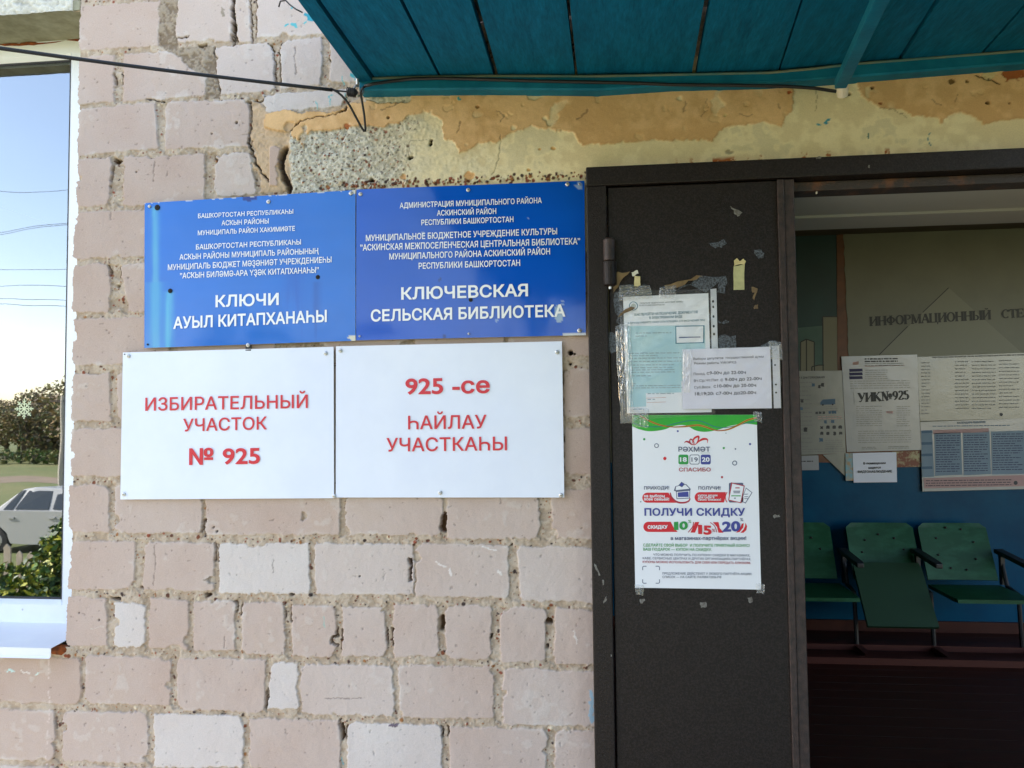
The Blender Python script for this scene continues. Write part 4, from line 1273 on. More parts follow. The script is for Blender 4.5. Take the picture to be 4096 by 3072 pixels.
# opening hours notice
Y2 = Yb - .0060
no = empty('hours_notice', at(*cDO(1350, 1485), Y2), 'white landscape notice of polling hours in a clear sleeve, overlapping the leaflet', 'notice')
b = MB(); sheet(b, [cDO(886, 852), cDO(1822, 822), cDO(1840, 1480), cDO(888, 1490)], Y2, M['paper2']); b.build('sheet', no)
b = MB(); dk = mat('dark_print', srgb(70, 66, 84), rough=.6)
for s_, p0, p1, cap, bd in (('Выборы депутатов  государственной думы', (998, 964), (1752, 937), 25, .014), ('Режим работы УИК№925', (1010, 1012), (1460, 1000), 25, .014),
                        ('Понед.', (1003, 1128), (1128, 1122), 28, .014), ('с9-00ч до 22-00ч', (1142, 1120), (1562, 1112), 36, .024), ('Вт.Ср.Чт.Пят.', (1005, 1200), (1278, 1190), 28, .014), ('с 9-00ч до 22-00ч', (1290, 1192), (1730, 1178), 36, .024),
                        ('Суб.Воск.', (1008, 1270), (1190, 1265), 28, .014), ('с10-00ч до 20-00ч', (1216, 1260), (1672, 1250), 36, .024), ('18;19;20: с7-00ч до20-00ч', (1016, 1343), (1672, 1328), 36, .024)):
    put_text(b, s_, cDO(*p0), cDO(*p1), cap * .37365, Y2 - .0003, dk, bd)
b.build('lettering', no)
b = MB(); sheet(b, [cDO(1842, 815), cDO(1918, 808), cDO(1938, 1478), cDO(1862, 1480)], Y2 - .0002, mat('sleeve_strip_b', srgb(196, 196, 208), rough=.35))
for (x, y_) in ((1874, 1017), (1884, 1226), (1885, 1312)):
    b.face([at(*cDO(x + 11 * math.cos(t), y_ + 10 * math.sin(t)), Y2 - .0005) for t in [-i * math.pi / 8 for i in range(16)]], M['dark'])
b.build('binder_strip', no)
film_sheet('plastic_sleeve', no, [cDO(872, 846), cDO(1926, 806), cDO(1942, 1486), cDO(884, 1496)], Y2 - .0010, .0013, 33, 60, 50)
film_sheet('tape', no, [cDO(1800, 760), cDO(1945, 770), cDO(1960, 960), cDO(1830, 950)], Y2 - .0022, .0020, 9, 20, 26)
film_sheet('tape', no, [cDO(866, 850), cDO(990, 850), cDO(960, 1310), cDO(900, 1310)], Y2 - .0022, .0020, 10, 20, 40)

scrap('tape_strip', 'pale yellow tape strip with a crumpled top, right of the leaflet on the door leaf', 'tape', cDR, [(957, 700), (1023, 692), (1022, 842), (956, 844)], pale_t, y=YL - .0010, amp=.02, seed=2)
scrap('paper_scrap', 'crumpled cream paper scrap at the top of the yellow tape strip', 'scrap', cDR, [(958, 668), (975, 655), (990, 672), (1015, 658), (1030, 672), (1022, 692), (990, 690), (960, 700)], cream_t, y=YL - .0035, amp=.1, seed=3, lift=.006)
scrap('tape_scrap', 'torn brown tape scrap curling off the door leaf below the yellow strip', 'tape', cDR, [(1065, 825), (1100, 835), (1098, 860), (1082, 905), (1072, 895), (1085, 860), (1070, 860)], brown_t, y=YL - .0010, amp=.1, seed=4)
scrap('tape_scrap', 'tiny brown tape crumb above the hours notice', 'tape', cDR, [(1085, 935), (1105, 930), (1104, 955), (1080, 960), (1078, 950)], brown_t, y=YL - .0010, amp=.1, seed=5)

# ---- the poster
Y3 = YL - .0010
post = empty('discount_poster', at(*cPO(760, 1475), Y3), 'white portrait poster with a green wave, red badges and blue slogan on the door leaf', 'poster')
b = MB(); sheet(b, [cPO(250, 118), cPO(1223, 115), cPO(1258, 1480), cPO(275, 1465)], Y3, M['paper']); b.build('sheet', post)
gr = mat('green_print', srgb(48, 172, 48), srgb(40, 160, 50), rough=.5, nscale=30)
gr2 = mat('green_ink', srgb(40, 150, 70), rough=.5); nv = mat('navy_ink', srgb(62, 70, 150), rough=.5); nv2 = mat('slate_ink', srgb(84, 92, 122), rough=.5)
rd = mat('red_print', srgb(206, 30, 48), rough=.5); rd2 = mat('crimson_ink', srgb(170, 44, 66), rough=.5); bl2 = mat('blue_line_ink', srgb(36, 120, 120), rough=.5); yl = mat('ochre_line_ink', srgb(196, 160, 40), rough=.5); gy = mat('grey_ink', srgb(120, 126, 146), rough=.5)
E1, E2, E3, E4 = Y3 - .0003, Y3 - .0005, Y3 - .0007, Y3 - .0010


def pf(b, pts, y, mt):
    b.face([at(*cPO(*p), y) for p in pts], mt)


def curve(pts, n=8):
    out = []
    L = len(pts)
    for i in range(L - 1):
        p0 = pts[max(i - 1, 0)]; p1 = pts[i]; p2 = pts[i + 1]; p3 = pts[min(i + 2, L - 1)]
        for k in range(n):
            t = k / n
            out.append(tuple(.5 * (2 * p1[a] + (p2[a] - p0[a]) * t + (2 * p0[a] - 5 * p1[a] + 4 * p2[a] - p3[a]) * t * t + (3 * p1[a] - p0[a] - 3 * p2[a] + p3[a]) * t ** 3) for a in (0, 1)))
    out.append(tuple(pts[-1]))
    return out


def stroke(b, pts, w, y, mt, taper=None):
    L = []
    R_ = []
    n = len(pts)
    for i, p in enumerate(pts):
        a = pts[max(i - 1, 0)]; c = pts[min(i + 1, n - 1)]
        dx, dy = c[0] - a[0], c[1] - a[1]
        l = math.hypot(dx, dy) or 1
        ww = w * (1 if taper is None else taper(i / (n - 1))) / 2
        L.append((p[0] - dy / l * ww, p[1] + dx / l * ww)); R_.append((p[0] + dy / l * ww, p[1] - dx / l * ww))
    for i in range(n - 1):
        b.face([at(*cPO(*q), y - (i % 2) * .00003) for q in (L[i], L[i + 1], R_[i + 1], R_[i])], mt)


def disc(b, x, y_, r, y, mt, n=20):
    pf(b, [(x + r * math.cos(i * 2 * math.pi / n), y_ - r * math.sin(i * 2 * math.pi / n)) for i in range(n)], y, mt)


def ring(b, x, y_, r, w, y, mt, n=22):
    stroke(b, [(x + r * math.cos(i * 2 * math.pi / n), y_ + r * math.sin(i * 2 * math.pi / n)) for i in range(n + 1)], w, y, mt)


b = MB()
pf(b, [(250, 118.6), (1223, 115.6)] + curve([(1226, 195), (1150, 185), (1080, 190), (1000, 206), (930, 230), (860, 245), (800, 248), (740, 235), (690, 207), (640, 195), (570, 204), (510, 228), (440, 241), (370, 243), (300, 226), (252, 204)], 4), E1, gr)
stroke(b, curve([(250, 178), (330, 202), (420, 210), (520, 200), (620, 176), (700, 161), (760, 160), (820, 176), (880, 203), (940, 215), (1010, 211), (1100, 190), (1224, 165)], 5), 6, E2, bl2)
ln = curve([(312, 124), (400, 170), (480, 198), (560, 210), (650, 208), (720, 200), (770, 197), (830, 212), (880, 231), (930, 239), (1000, 230), (1080, 195), (1150, 158), (1223, 138)], 5)
stroke(b, ln, 14, E3, yl, lambda t: .55 + .45 * abs(math.cos(t * 7))); stroke(b, ln, 6, E4, mat('brick_line_ink', srgb(160, 60, 30), rough=.5))
b.build('green_wave', post)
b = MB()
for x, y_, r, mt_ in ((345, 306, 9, gr2), (607, 243, 8, nv), (506, 456, 13, rd), (966, 375, 9, gr2), (1057, 382, 6, nv2), (1171, 344, 9, nv), (952, 602, 9, rd2), (983, 259, 4, gy), (318, 794, 5, nv2)): disc(b, x, y_, r, E1, mt_)
ring(b, 441, 356, 15, 6, E1, nv2); ring(b, 1051, 492, 16, 7, E1, nv2)
b.build('confetti', post)
b = MB()                                                           # ribbon bow over the word of thanks
fat = lambda t: .25 + .9 * math.sin(math.pi * min(1, t * 1.05)) ** 1.5
stroke(b, curve([(658, 336), (672, 324), (695, 330), (715, 346), (738, 352)], 6), 13, E1, rd2, fat)
stroke(b, curve([(738, 352), (712, 345), (700, 322), (708, 306), (725, 316), (736, 335), (740, 350)], 6), 9, E2, rd2, fat)
stroke(b, curve([(738, 352), (724, 330), (735, 300), (765, 284), (770, 300), (758, 330), (740, 350)], 6), 13, E3, rd, fat)
stroke(b, curve([(742, 350), (775, 320), (810, 304), (838, 310), (838, 336)], 6), 15, E1, rd, fat)
b.build('ribbon_bow', post)


def rbox(x0_, y0_, x1_, y1_, r, n=5):
    out = []
    for cx, cy, a0_ in ((x1_ - r, y0_ + r, -90), (x1_ - r, y1_ - r, 0), (x0_ + r, y1_ - r, 90), (x0_ + r, y0_ + r, 180)):
        for i in range(n + 1):
            a = math.radians(a0_ + 90 * i / n)
            out.append((cx + r * math.cos(a), cy + r * math.sin(a)))
    return out


b = MB()
for x0_, x1_, mt_ in ((612, 690, gr2), (699, 777, nv2), (786, 864, nv)):
    pf(b, rbox(x0_, 426, x1_, 503, 14), E1, mt_)
pf(b, rbox(704, 431, 772, 498, 11), E2, M['paper'])
for x0_, y0_, x1_ in ((786, 411, 858), (616, 512, 690)): pf(b, [(x0_, y0_), (x1_, y0_), (x1_, y0_ + 5), (x0_, y0_ + 5)], E1, mat('pale_ink', srgb(180, 190, 190), rough=.6))
b.build('date_boxes', post)
b = MB()                                                           # red badges with their swooshes
pill = lambda x0_, y0_, x1_, y1_, cut: [(x0_ + (y1_ - y0_) / 2 - (y1_ - y0_) / 2 * math.sin(t), (y0_ + y1_) / 2 - (y1_ - y0_) / 2 * math.cos(t)) for t in [math.pi * i / 10 for i in range(11)]] + [(x1_ + cut, y1_), (x1_ + cut * .35, (y0_ + y1_) / 2), (x1_, y0_)]
pf(b, pill(330, 723, 535, 802, 62), E1, rd); pf(b, pill(738, 719, 982, 800, -14), E1, rd); pf(b, pill(338, 950, 552, 1030, 55), E1, rd)
stroke(b, curve([(548, 723), (560, 760), (600, 795), (650, 802), (690, 790), (704, 768)], 6), 14, E1, rd2, lambda t: .6 + .4 * math.sin(math.pi * t))
stroke(b, curve([(992, 719), (978, 750), (982, 780), (992, 798)], 6), 7, E1, rd)
pf(b, [(742, 953), (775, 951), (742, 1035), (706, 1035)], E1, rd); stroke(b, curve([(730, 952), (722, 990), (688, 1033)], 6), 7, E1, rd2)
pf(b, [(880, 953), (925, 953), (935, 1000), (965, 1036), (925, 1036), (912, 990)], E1, rd); stroke(b, curve([(860, 955), (895, 985), (912, 1033)], 6), 6, E1, rd2)
pf(b, [(1136, 958), (1148, 985), (1142, 1015), (1120, 1036), (1094, 1037), (1120, 1010), (1132, 985)], E1, rd); pf(b, [(1108, 965), (1122, 962), (1118, 995), (1090, 1030), (1060, 1037), (1090, 1005)], E1, rd)
b.build('red_badges', post)
b = MB()                                                           # ballot box
pf(b, [(588, 672), (672, 656), (708, 694), (706, 704), (592, 714), (576, 708)], E1, nv2); pf(b, [(594, 676), (668, 661), (698, 692), (590, 704)], E2, M['paper'])
pf(b, [(592, 714), (704, 704), (702, 768), (598, 774)], E1, nv2); pf(b, [(598, 718), (698, 709), (697, 762), (603, 768)], E2, M['paper']); pf(b, [(606, 722), (690, 714), (692, 756), (608, 758)], E3, nv)
pf(b, [(636, 638), (662, 656), (640, 682), (612, 666)], E3, nv2); pf(b, [(636, 644), (655, 657), (640, 675), (620, 664)], E4, nv)
b.build('ballot_box_picture', post)
b = MB()                                                           # coupon cards
pf(b, [(1140, 684), (1190, 722), (1136, 808), (1098, 790)], E1, nv2); pf(b, [(1141, 691), (1183, 723), (1134, 800), (1104, 785)], E2, M['paper'])
pf(b, rbox(1006, 646, 1118, 800, 10), E2, nv2)
pf(b, [(1024, 642), (1130, 668), (1102, 806), (1000, 784)], E3, rd2); pf(b, [(1032, 652), (1122, 674), (1096, 798), (1008, 778)], E4, M['paper'])
for y_, x0_, x1_, mt_ in ((686, 1056, 1090, rd2), (712, 1040, 1094, gy), (724, 1042, 1092, gy), (748, 1024, 1098, gr2), (766, 1046, 1060, nv2)): pf(b, [(x0_, y_ - 4), (x1_, y_ - 4), (x1_, y_ + 4), (x0_, y_ + 4)], E4 - .0003, mt_)
for y_ in (735, 755, 770): pf(b, [(1128, y_ - 3), (1160, y_ - 3), (1150, y_ + 3), (1124, y_ + 3)], E3, gy)
b.build('coupon_picture', post)
b = MB()
for sx, sy, x, y_ in ((1, 1, 333, 1298), (-1, 1, 464, 1298), (1, -1, 333, 1430), (-1, -1, 464, 1430)):
    stroke(b, curve([(x + sx * 30, y_), (x + sx * 8, y_), (x, y_ + sy * 8), (x, y_ + sy * 30)], 5), 7, E1, gy)
b.build('corner_brackets', post)
b = MB()
for s_, p0, p1, cap, mt_, bd in (('РӘХМӘТ', (612, 403), (860, 403), 38, nv2, .018), ('18', (624, 482), (678, 482), 37, M['paper'], .035), ('19', (714, 482), (764, 482), 36, nv2, .012), ('20', (795, 482), (856, 482), 37, M['paper'], .035), ('СПАСИБО', (616, 558), (864, 558), 30, rd2, .018),
                                 ('ПРИХОДИ!', (344, 700), (540, 698), 27, nv2, .02), ('ПОЛУЧИ!', (768, 700), (940, 700), 27, nv2, .02), ('на выборы', (344, 760), (505, 760), 24, M['paper'], .03), ('всей семьёй!', (344, 784), (540, 786), 24, M['paper'], .03),
                                 ('купон акции', (764, 752), (916, 752), 18, M['paper'], .03), ('для себя и', (764, 768), (892, 768), 18, M['paper'], .03), ('своих близких!', (764, 785), (944, 786), 18, M['paper'], .03),
                                 ('ПОЛУЧИ СКИДКУ', (347, 904), (1133, 904), 60, nv, .03), ('СКИДКУ', (372, 1006), (528, 1004), 28, M['paper'], .05), ('1', (578, 1016), (612, 1014), 68, gr2, .045), ('0', (620, 1014), (686, 1010), 68, gr2, .045), ('1', (766, 1046), (798, 1047), 76, rd, .045), ('5', (806, 1050), (872, 1053), 76, rd, .045), ('20', (952, 1030), (1096, 1024), 84, nv, .045),
                                 ('%', (688, 960), (712, 960), 26, gr2, .01), ('%', (874, 1030), (900, 1030), 26, rd2, .01), ('%', (1094, 946), (1118, 946), 26, nv2, .01), ('в магазинах-партнёрах акции!', (552, 1093), (1142, 1092), 29, nv2, .024),
                                 ('СДЕЛАЙТЕ СВОЙ ВЫБОР  И ПОЛУЧИТЕ ПРИЯТНЫЙ БОНУС!', (337, 1143), (1168, 1147), 22, gr2, .014), ('ВАШ ПОДАРОК — КУПОН НА СКИДКУ.', (337, 1175), (872, 1179), 22, gr2, .014),
                                 ('ЧТО МОЖНО ПОЛУЧИТЬ ПО КУПОНУ? СКИДКИ В МАГАЗИНАХ,', (417, 1216), (1172, 1222), 18, gy, .014), ('КАФЕ, СЕРВИСНЫХ ЦЕНТРАХ И ДРУГИХ ОРГАНИЗАЦИЯХ-ПАРТНЁРАХ.', (333, 1243), (1180, 1251), 18, gy, .014), ('КУПОНЫ МОЖНО ИСПОЛЬЗОВАТЬ ДЛЯ СЕБЯ ИЛИ ПЕРЕДАТЬ БЛИЗКИМ.', (333, 1272), (1177, 1281), 18, rd2, .014),
                                 ('ПРЕДЛОЖЕНИЕ ДЕЙСТВУЕТ У ЛЮБОГО ПАРТНЁРА АКЦИИ.', (487, 1362), (1187, 1367), 18, gy, .014), ('СПИСОК — НА САЙТЕ: РАХМАТ2026.РФ', (487, 1390), (948, 1391), 18, gy, .014)):
    put_text(b, s_, cPO(*p0), cPO(*p1), cap * .51249, E4 - .0003, mt_, bd)
b.build('lettering', post)
for q, sd in (((245, 60), 1), ((1195, 90), 2), ((270, 1440), 3), ((1215, 1430), 4)):
    x, y_ = q
    w_, h_ = (140, 160) if sd == 1 else (75, 85)
    film_sheet('tape', post, [cPO(x, y_), cPO(x + w_, y_ + 6), cPO(x + w_ - 8, y_ + h_), cPO(x + 8, y_ + h_ - 10)], E4 - .0016, .0016, 40 + sd, 16, 18)

# ================================================================== PORCH CANOPY
can = empty('porch_canopy', (.6, -.7, 2.44), 'teal painted plank canopy over the door with a sagging ledger batten', 'canopy')
seams = [(1272, 0, 1478, 297), (1604, 0, 1753, 297), (1896, 0, 1984, 297), (2272, 0, 2307, 301), (2826, 0, 2769, 288), (3199, 0, 3098, 278), (3734, 0, 3569, 244)]
gap = [.006, .007, .013, .007, .012, .005, .007]
zs0, zs1 = 2.468, 2.424                                            # underside of the planks at the wall and half a metre out
slope = (zs1 - zs0) / (-.5 + .03)
zpl = lambda y: zs0 + slope * (y + .03)
LTX = [at(p, q, -.045) for p, q in ((1437, 312), (1949, 301), (2392, 302), (2696, 296), (3076, 288), (3424, 252), (4096, 200))]


def zpk(x, y):
    """underside of the planks, sagging to the batten where they meet the wall"""
    z = float(np.interp(x, [p.x for p in LTX], [p.z for p in LTX])) + .004
    return zpl(y) + (z - zs0) * max(0.0, 1 + y / .62)



def at_z(px, py):
    """pixel ray down to the plank plane"""
    a = at(px, py, -.03); d = (a - EYE)
    t = (zs0 + slope * (EYE.y + .03) - EYE.z) / (d.z - slope * d.y)
    return EYE + d * t


edges = []
for x0_, y0_, x1_, y1_ in seams:
    p, q = at_z(x0_, y0_), at_z(x1_, y1_)
    k_ = (p.x - q.x) / (p.y - q.y)
    edges.append((q.x + (-.004 - q.y) * k_, q.x + (-2.20 - q.y) * k_))     # x at the wall and at the outer rim
last = edges[-1]
for _ in range(5):
    last = (last[0] + .19, last[1] + .19); edges.append(last); gap.append(.008)
b = MB()
random.seed(5)
for i in range(len(edges) - 1):
    g0, g1 = gap[i] / 2, gap[i + 1] / 2
    a0_, a1_ = edges[i]; b0_, b1_ = edges[i + 1]
    dz = random.uniform(-.0025, .0025)
    n = 12
    for j in range(n):                                             # each plank runs out from the wall
        y0_ = -.004 - j * 2.196 / n; y1_ = -.004 - (j + 1) * 2.196 / n
        t0, t1 = j / n, (j + 1) / n
        xa0 = a0_ + (a1_ - a0_) * t0 + g0; xa1 = a0_ + (a1_ - a0_) * t1 + g0
        xb0 = b0_ + (b1_ - b0_) * t0 - g1; xb1 = b0_ + (b1_ - b0_) * t1 - g1
        vs = [(xa0, y0_, zpk(xa0, y0_) + dz), (xb0, y0_, zpk(xb0, y0_) + dz), (xb1, y1_, zpk(xb1, y1_) + dz), (xa1, y1_, zpk(xa1, y1_) + dz)]
        b.add(vs + [(p[0], p[1], p[2] + .022) for p in vs], [(0, 1, 2, 3), (7, 6, 5, 4), (0, 4, 5, 1), (1, 5, 6, 2), (2, 6, 7, 3), (3, 7, 4, 0)], M['teal_boards'])
b.build('plank_ceiling', can)
b = MB()                                                           # board closing the left edge
pL0, pL1 = at_z(1430, 316), at_z(1196, 0)
kL = (pL1.x - pL0.x) / (pL1.y - pL0.y)
xl0 = pL0.x + (-.004 - pL0.y) * kL; xl1 = pL0.x + (-2.20 - pL0.y) * kL
e0, e1 = edges[0]
b.slab([(xl0, -.004, zpl(-.004) - .003), (e0 - .003, -.004, zpl(-.004) - .003), (e1 - .003, -2.20, zpl(-2.20) - .003), (xl1, -2.20, zpl(-2.20) - .003)], (0, 0, .15), M['teal_boards'])
b.build('edge_board', can)
b = MB()
xr = edges[-1][0]
b.slab([(xl0, -2.203, zpl(-2.20) - .03), (xr, -2.203, zpl(-2.20) - .03), (xr, -2.203, zpl(-2.20) + .16), (xl0, -2.203, zpl(-2.20) + .16)], (0, -.025, 0), M['teal_trim'])
b.build('fascia', can)
b = MB()
b.slab([(xl0 - .03, -.004, zpl(0) + .155), (xr + .03, -.004, zpl(0) + .155), (xr + .03, -2.28, zpl(-2.20) + .165), (xl0 - .03, -2.28, zpl(-2.20) + .165)], (0, 0, .012), M['galv'])
b.build('roof_sheet', can)
b = MB()                                                           # sagging batten along the wall
top = [(1437, 312), (1700, 305), (1949, 301), (2392, 302), (2696, 296), (3076, 288), (3250, 272), (3424, 252), (4096, 200), (4300, 182)]
low = [(1437, 362), (1700, 358), (1949, 356), (2392, 360), (2696, 340), (3076, 330), (3250, 318), (3424, 306), (4096, 252), (4300, 236)]
tp = [at(p[0], p[1], -.045) for p in top]; lw_ = [at(p[0], p[1], -.045) for p in low]
n = len(tp)
vs = []
for i in range(n):
    z1_, z0_ = tp[i].z, lw_[i].z
    vs += [(tp[i].x, -.002, z1_), (tp[i].x, -.043, z1_), (lw_[i].x, -.045, z0_ + .004), (lw_[i].x, -.041, z0_), (lw_[i].x, -.002, z0_)]
fs = []
for i in range(n - 1):
    for k in range(5):
        k2 = (k + 1) % 5
        fs.append((i * 5 + k, i * 5 + k2, (i + 1) * 5 + k2, (i + 1) * 5 + k))
fs += [(0, 1, 2, 3, 4), tuple(reversed([(n - 1) * 5 + k for k in range(5)]))]
b.add(vs, fs, M['teal_trim'])
b.build('ledger_batten', can)
b = MB()                                                           # grey worn upper arris of the batten, its highlight put into the colour
b.tube([Vector((p.x, -.0435, p.z - .0015)) for p in tp], .0034, mat('worn_olive_highlight', srgb(120, 124, 104), srgb(70, 112, 112), rough=.8, nscale=9), 6)
b.build('worn_edge_highlight', can)
b = MB()                                                           # post and beam at the outer edge
for px in (at(2132, 1200, 2 * YS + 2.12).x, xr - .1):
    b.box((px - .05, -2.17, -.02), (px + .05, -2.07, zpl(-2.15) - .10), M['teal_trim'])
b.box((xl0 + .05, -2.18, zpl(-2.15) - .10), (xr, -2.08, zpl(-2.15) - .004), M['teal_trim'])
b.build('post_frame', can)
b = MB()                                                           # boarding added out of view on the right to block light
for i in range(18):
    b.box((xr - .03, -2.06 + i * .114, -.02), (xr - .008, -2.06 + i * .114 + .106, zpl(-2.15) - .11), M['teal_boards'])
b.build('added_side_boards', can)
# conduit strut across the planks
b = MB()
dirc = Vector((.066, .4, .006)).normalized()
A = at(3362, 348, -.10); B_ = at(3560, -70, -.62)
sx = Vector((1, 0, 0)); sz = Vector((0, 0, 1))
w2 = .0135
vs = [A - sx * w2 - sz * .004, A + sx * w2 - sz * .004, A + sx * w2 + sz * .018, A - sx * w2 + sz * .018, B_ - sx * w2 - sz * .004, B_ + sx * w2 - sz * .004, B_ + sx * w2 + sz * .018, B_ - sx * w2 + sz * .018]
b.add(vs, [(0, 1, 2, 3), (7, 6, 5, 4), (0, 4, 5, 1), (1, 5, 6, 2), (2, 6, 7, 3), (3, 7, 4, 0)], M['teal_trim'])
cd = empty('conduit', A, 'turquoise painted conduit strip running out under the canopy planks', 'conduit')
b.build('strip', cd, bevel=.0015)
b = MB()
pc = at(*cC(1066, 566), -.085)
b.tube([pc + Vector((-.004, -.012, .010)), pc, pc + Vector((.003, .012, -.010))], [.0125, .0135, .0125], M['cap'], 16)
b.build('end_cap', cd)
b = MB(); b.lathe(at(*cC(1205, 222), -.30) - Vector((0, 0, .0), ), (0, -.5, -1), [(.0035, -.004), (.0035, .002), (.002, .004)], M['cap'], 8); b.build('screw', cd)

# ================================================================== CABLES AND HOOK
hk = empty('cable_hook', at(*cK(1290, 640), -.06), 'galvanised wire hook and nail at the left corner of the canopy', 'hook')
b = MB()
b.tube([at(*cK(1283, 250), -.066), at(*cK(1285, 420), -.065), at(*cK(1288, 640), -.062)], .0042, M['galv'], 10); b.build('nail', hk)
b = MB()
b.tube([at(*cK(x, y), d) for x, y, d in ((1300, 660, -.050), (1250, 670, -.062), (1225, 715, -.075), (1240, 790, -.080), (1290, 850, -.076), (1345, 845, -.068), (1385, 790, -.060), (1395, 740, -.045), (1330, 700, -.02))], .0034, M['galv'], 8); b.build('ring', hk)
cb = empty('service_cable', at(*cK(1200, 780), -.08), 'thick black overhead cable strung from the left to the canopy corner hook', 'cable')
b = MB()
pts = []
for i in range(26):
    t = i / 25
    px = -120 + (1330 + 120) * t; py = 176 + (1330 + 120) * t * .1270 + 6 * math.sin(math.pi * t)
    pts.append(at(px, py, -.10 - .40 * (1 - t)))
b.tube(pts, .0043, M['cable'], 10); b.build('sheath', cb, smooth=True)
b = MB()
b.tube([at(*cK(x, y), d) for x, y, d in ((790, 712, -.100), (870, 742, -.092), (960, 755, -.088), (1090, 768, -.084), (1200, 785, -.080))], .0023, M['cable'], 8); b.build('core_wire', cb)
b = MB()
kp = [at(*cK(x, y), -.080) for x, y in ((1105, 765), (1130, 770), (1190, 778), (1250, 788), (1285, 795))]
b.tube(kp, [.005, .0098, .0105, .0098, .005], M['cable'], 12)
for i in range(5):
    c = kp[1].lerp(kp[3], i / 4)
    b.tube([c + Vector((-.002, math.cos(a) * .0112, math.sin(a) * .0112)) for a in [k * math.pi / 5 for k in range(11)]], .0012, M['cable'], 5)
b.build('knot', cb)
b = MB()
b.tube([at(*cK(x, y), d) for x, y, d in ((790, 708, -.1), (850, 735, -.098), (930, 782, -.095), (1000, 842, -.090), (1080, 930, -.085), (1150, 1030, -.078), (1220, 1160, -.07), (1300, 1310, -.06), (1370, 1440, -.052), (1410, 1495, -.047), (1432, 1498, -.046), (1437, 1440, -.048), (1415, 1200, -.056), (1380, 980, -.066), (1358, 860, -.072), (1352, 780, -.076), (1362, 730, -.080), (1420, 670, -.082))], .0030, M['cable'], 8)
b.build('drip_loop', cb, smooth=True)
b = MB()
pp = [cK(1420, 668), cK(1600, 620), cK(1843, 585), (1640, 316), (1760, 313), (1949, 318), (2150, 324), (2392, 329), (2560, 333), (2696, 339), (2950, 341), (3140, 345), (3260, 353), (3345, 366)]
b.tube([at(p[0], p[1], -.052 if i > 1 else -.075) for i, p in enumerate(pp)], .0042, M['cable'], 8)
tag(b.build('wall_cable', smooth=True), 'black cable clipped along the canopy batten above the door', 'cable')
b = MB()
b.tube([at(*cB(x, y), -.02 - i * .006) for i, (x, y) in enumerate(((182, 44), (192, 8), (225, 2), (252, 30), (290, 58), (330, 78)))], .0022, M['cable'], 6)
tag(b.build('wire_stub', smooth=True), 'short frayed black wire end poking out beside the canopy edge', 'wire')

# ================================================================== HALL BEHIND THE DOOR
FZ, BY = .15, 3.35
RX0, RX1, RZ = -.6, 8.5, 2.8
blue_w = mat('blue_wall_paint', srgb(0, 64, 96), srgb(2, 74, 106), rough=.32, nscale=5, bump=.35, bscale=26, spec=.12)
beige_w = mat('beige_wall_paint', srgb(106, 105, 90), srgb(98, 97, 83), rough=.6, nscale=4)
ceil_w = mat('whitewash', srgb(178, 178, 177), rough=.8)
floor_m = mat('oxblood_floor_paint', (.040, .010, .007), (.060, .016, .010), rough=.5, nscale=6, stretch=(1, 8, 1), bump=.15, bscale=40, spec=.2)
zb = at(*cI2(390, 992), BY).z


def struct(b, name):
    return tag(b.build(name), kind='structure')


b = MB(); b.box((RX0, .36, FZ - .05), (RX1, BY, FZ), floor_m)
for i in range(1, 26):                                             # board joints of the floor
    y = .36 + i * .115
    b.box((RX0, y, FZ), (RX1, y + .003, FZ + .0006), M['dark'])
b.box((DX0, -.01, FZ - .05), (DX1 + .1, .36, FZ - .002), floor_m)
struct(b, 'hall_floor')
b = MB()
b.box((RX0, BY, FZ - .05), (RX1, BY + .1, zb), blue_w); b.box((RX0, BY, zb), (RX1, BY + .1, RZ), beige_w)
b.box((RX0 - .1, .36, FZ - .05), (RX0, BY + .1, RZ), beige_w); b.box((RX1, .36, FZ - .05), (RX1 + .1, BY + .1, RZ), blue_w)
struct(b, 'hall_wall')
b = MB(); b.box((RX0, .36, RZ), (RX1, BY + .1, RZ + .1), mat('dark_board_ceiling', srgb(96, 84, 70), srgb(84, 72, 58), rough=.8, nscale=4)); struct(b, 'hall_ceiling')
b = MB()                                                           # whitewashed soffit of the doorway
b.box((DX0 - .004, .0285, 2.131), (DX1 + .02, .22, 2.16), ceil_w)
b.box((DX0 - .004, .221, 2.124), (DX1 + .02, .362, 2.16), ceil_w)
b.build('door_soffit', wall)
b = MB(); b.box((RX0 + .05, BY - .02, FZ), (RX1, BY, FZ + .07), floor_m); struct(b, 'hall_skirting')

dimw = mat('dim_wallpaper', srgb(120, 112, 96), srgb(104, 98, 84), rough=.8, nscale=3)
b = MB()                                                           # the unlit room behind the window
b.box((-3.3, 3.2, FZ), (-.75, 3.3, RZ), dimw); b.box((-3.4, .36, FZ), (-3.3, 3.3, RZ), dimw); b.box((-.75, .36, FZ), (-.65, 3.3, RZ), dimw)
struct(b, 'side_room_wall')
b = MB(); b.box((-3.4, .36, RZ), (-.65, 3.3, RZ + .1), ceil_w); struct(b, 'side_room_ceiling')
b = MB(); b.box((-3.4, .36, FZ - .05), (-.65, 3.3, FZ), floor_m); struct(b, 'side_room_floor')
# mural and board
dteal = mat('mural_dark_teal', srgb(0, 58, 60), srgb(0, 44, 48), rough=.5, nscale=2)
mural_b = mat('mural_beige', srgb(118, 115, 98), rough=.6); outl = mat('black_outline', (.01, .012, .012), rough=.5)


def wallpoly(b, c, pts, y, mt): b.face([at(*c(*p), y) for p in pts], mt)


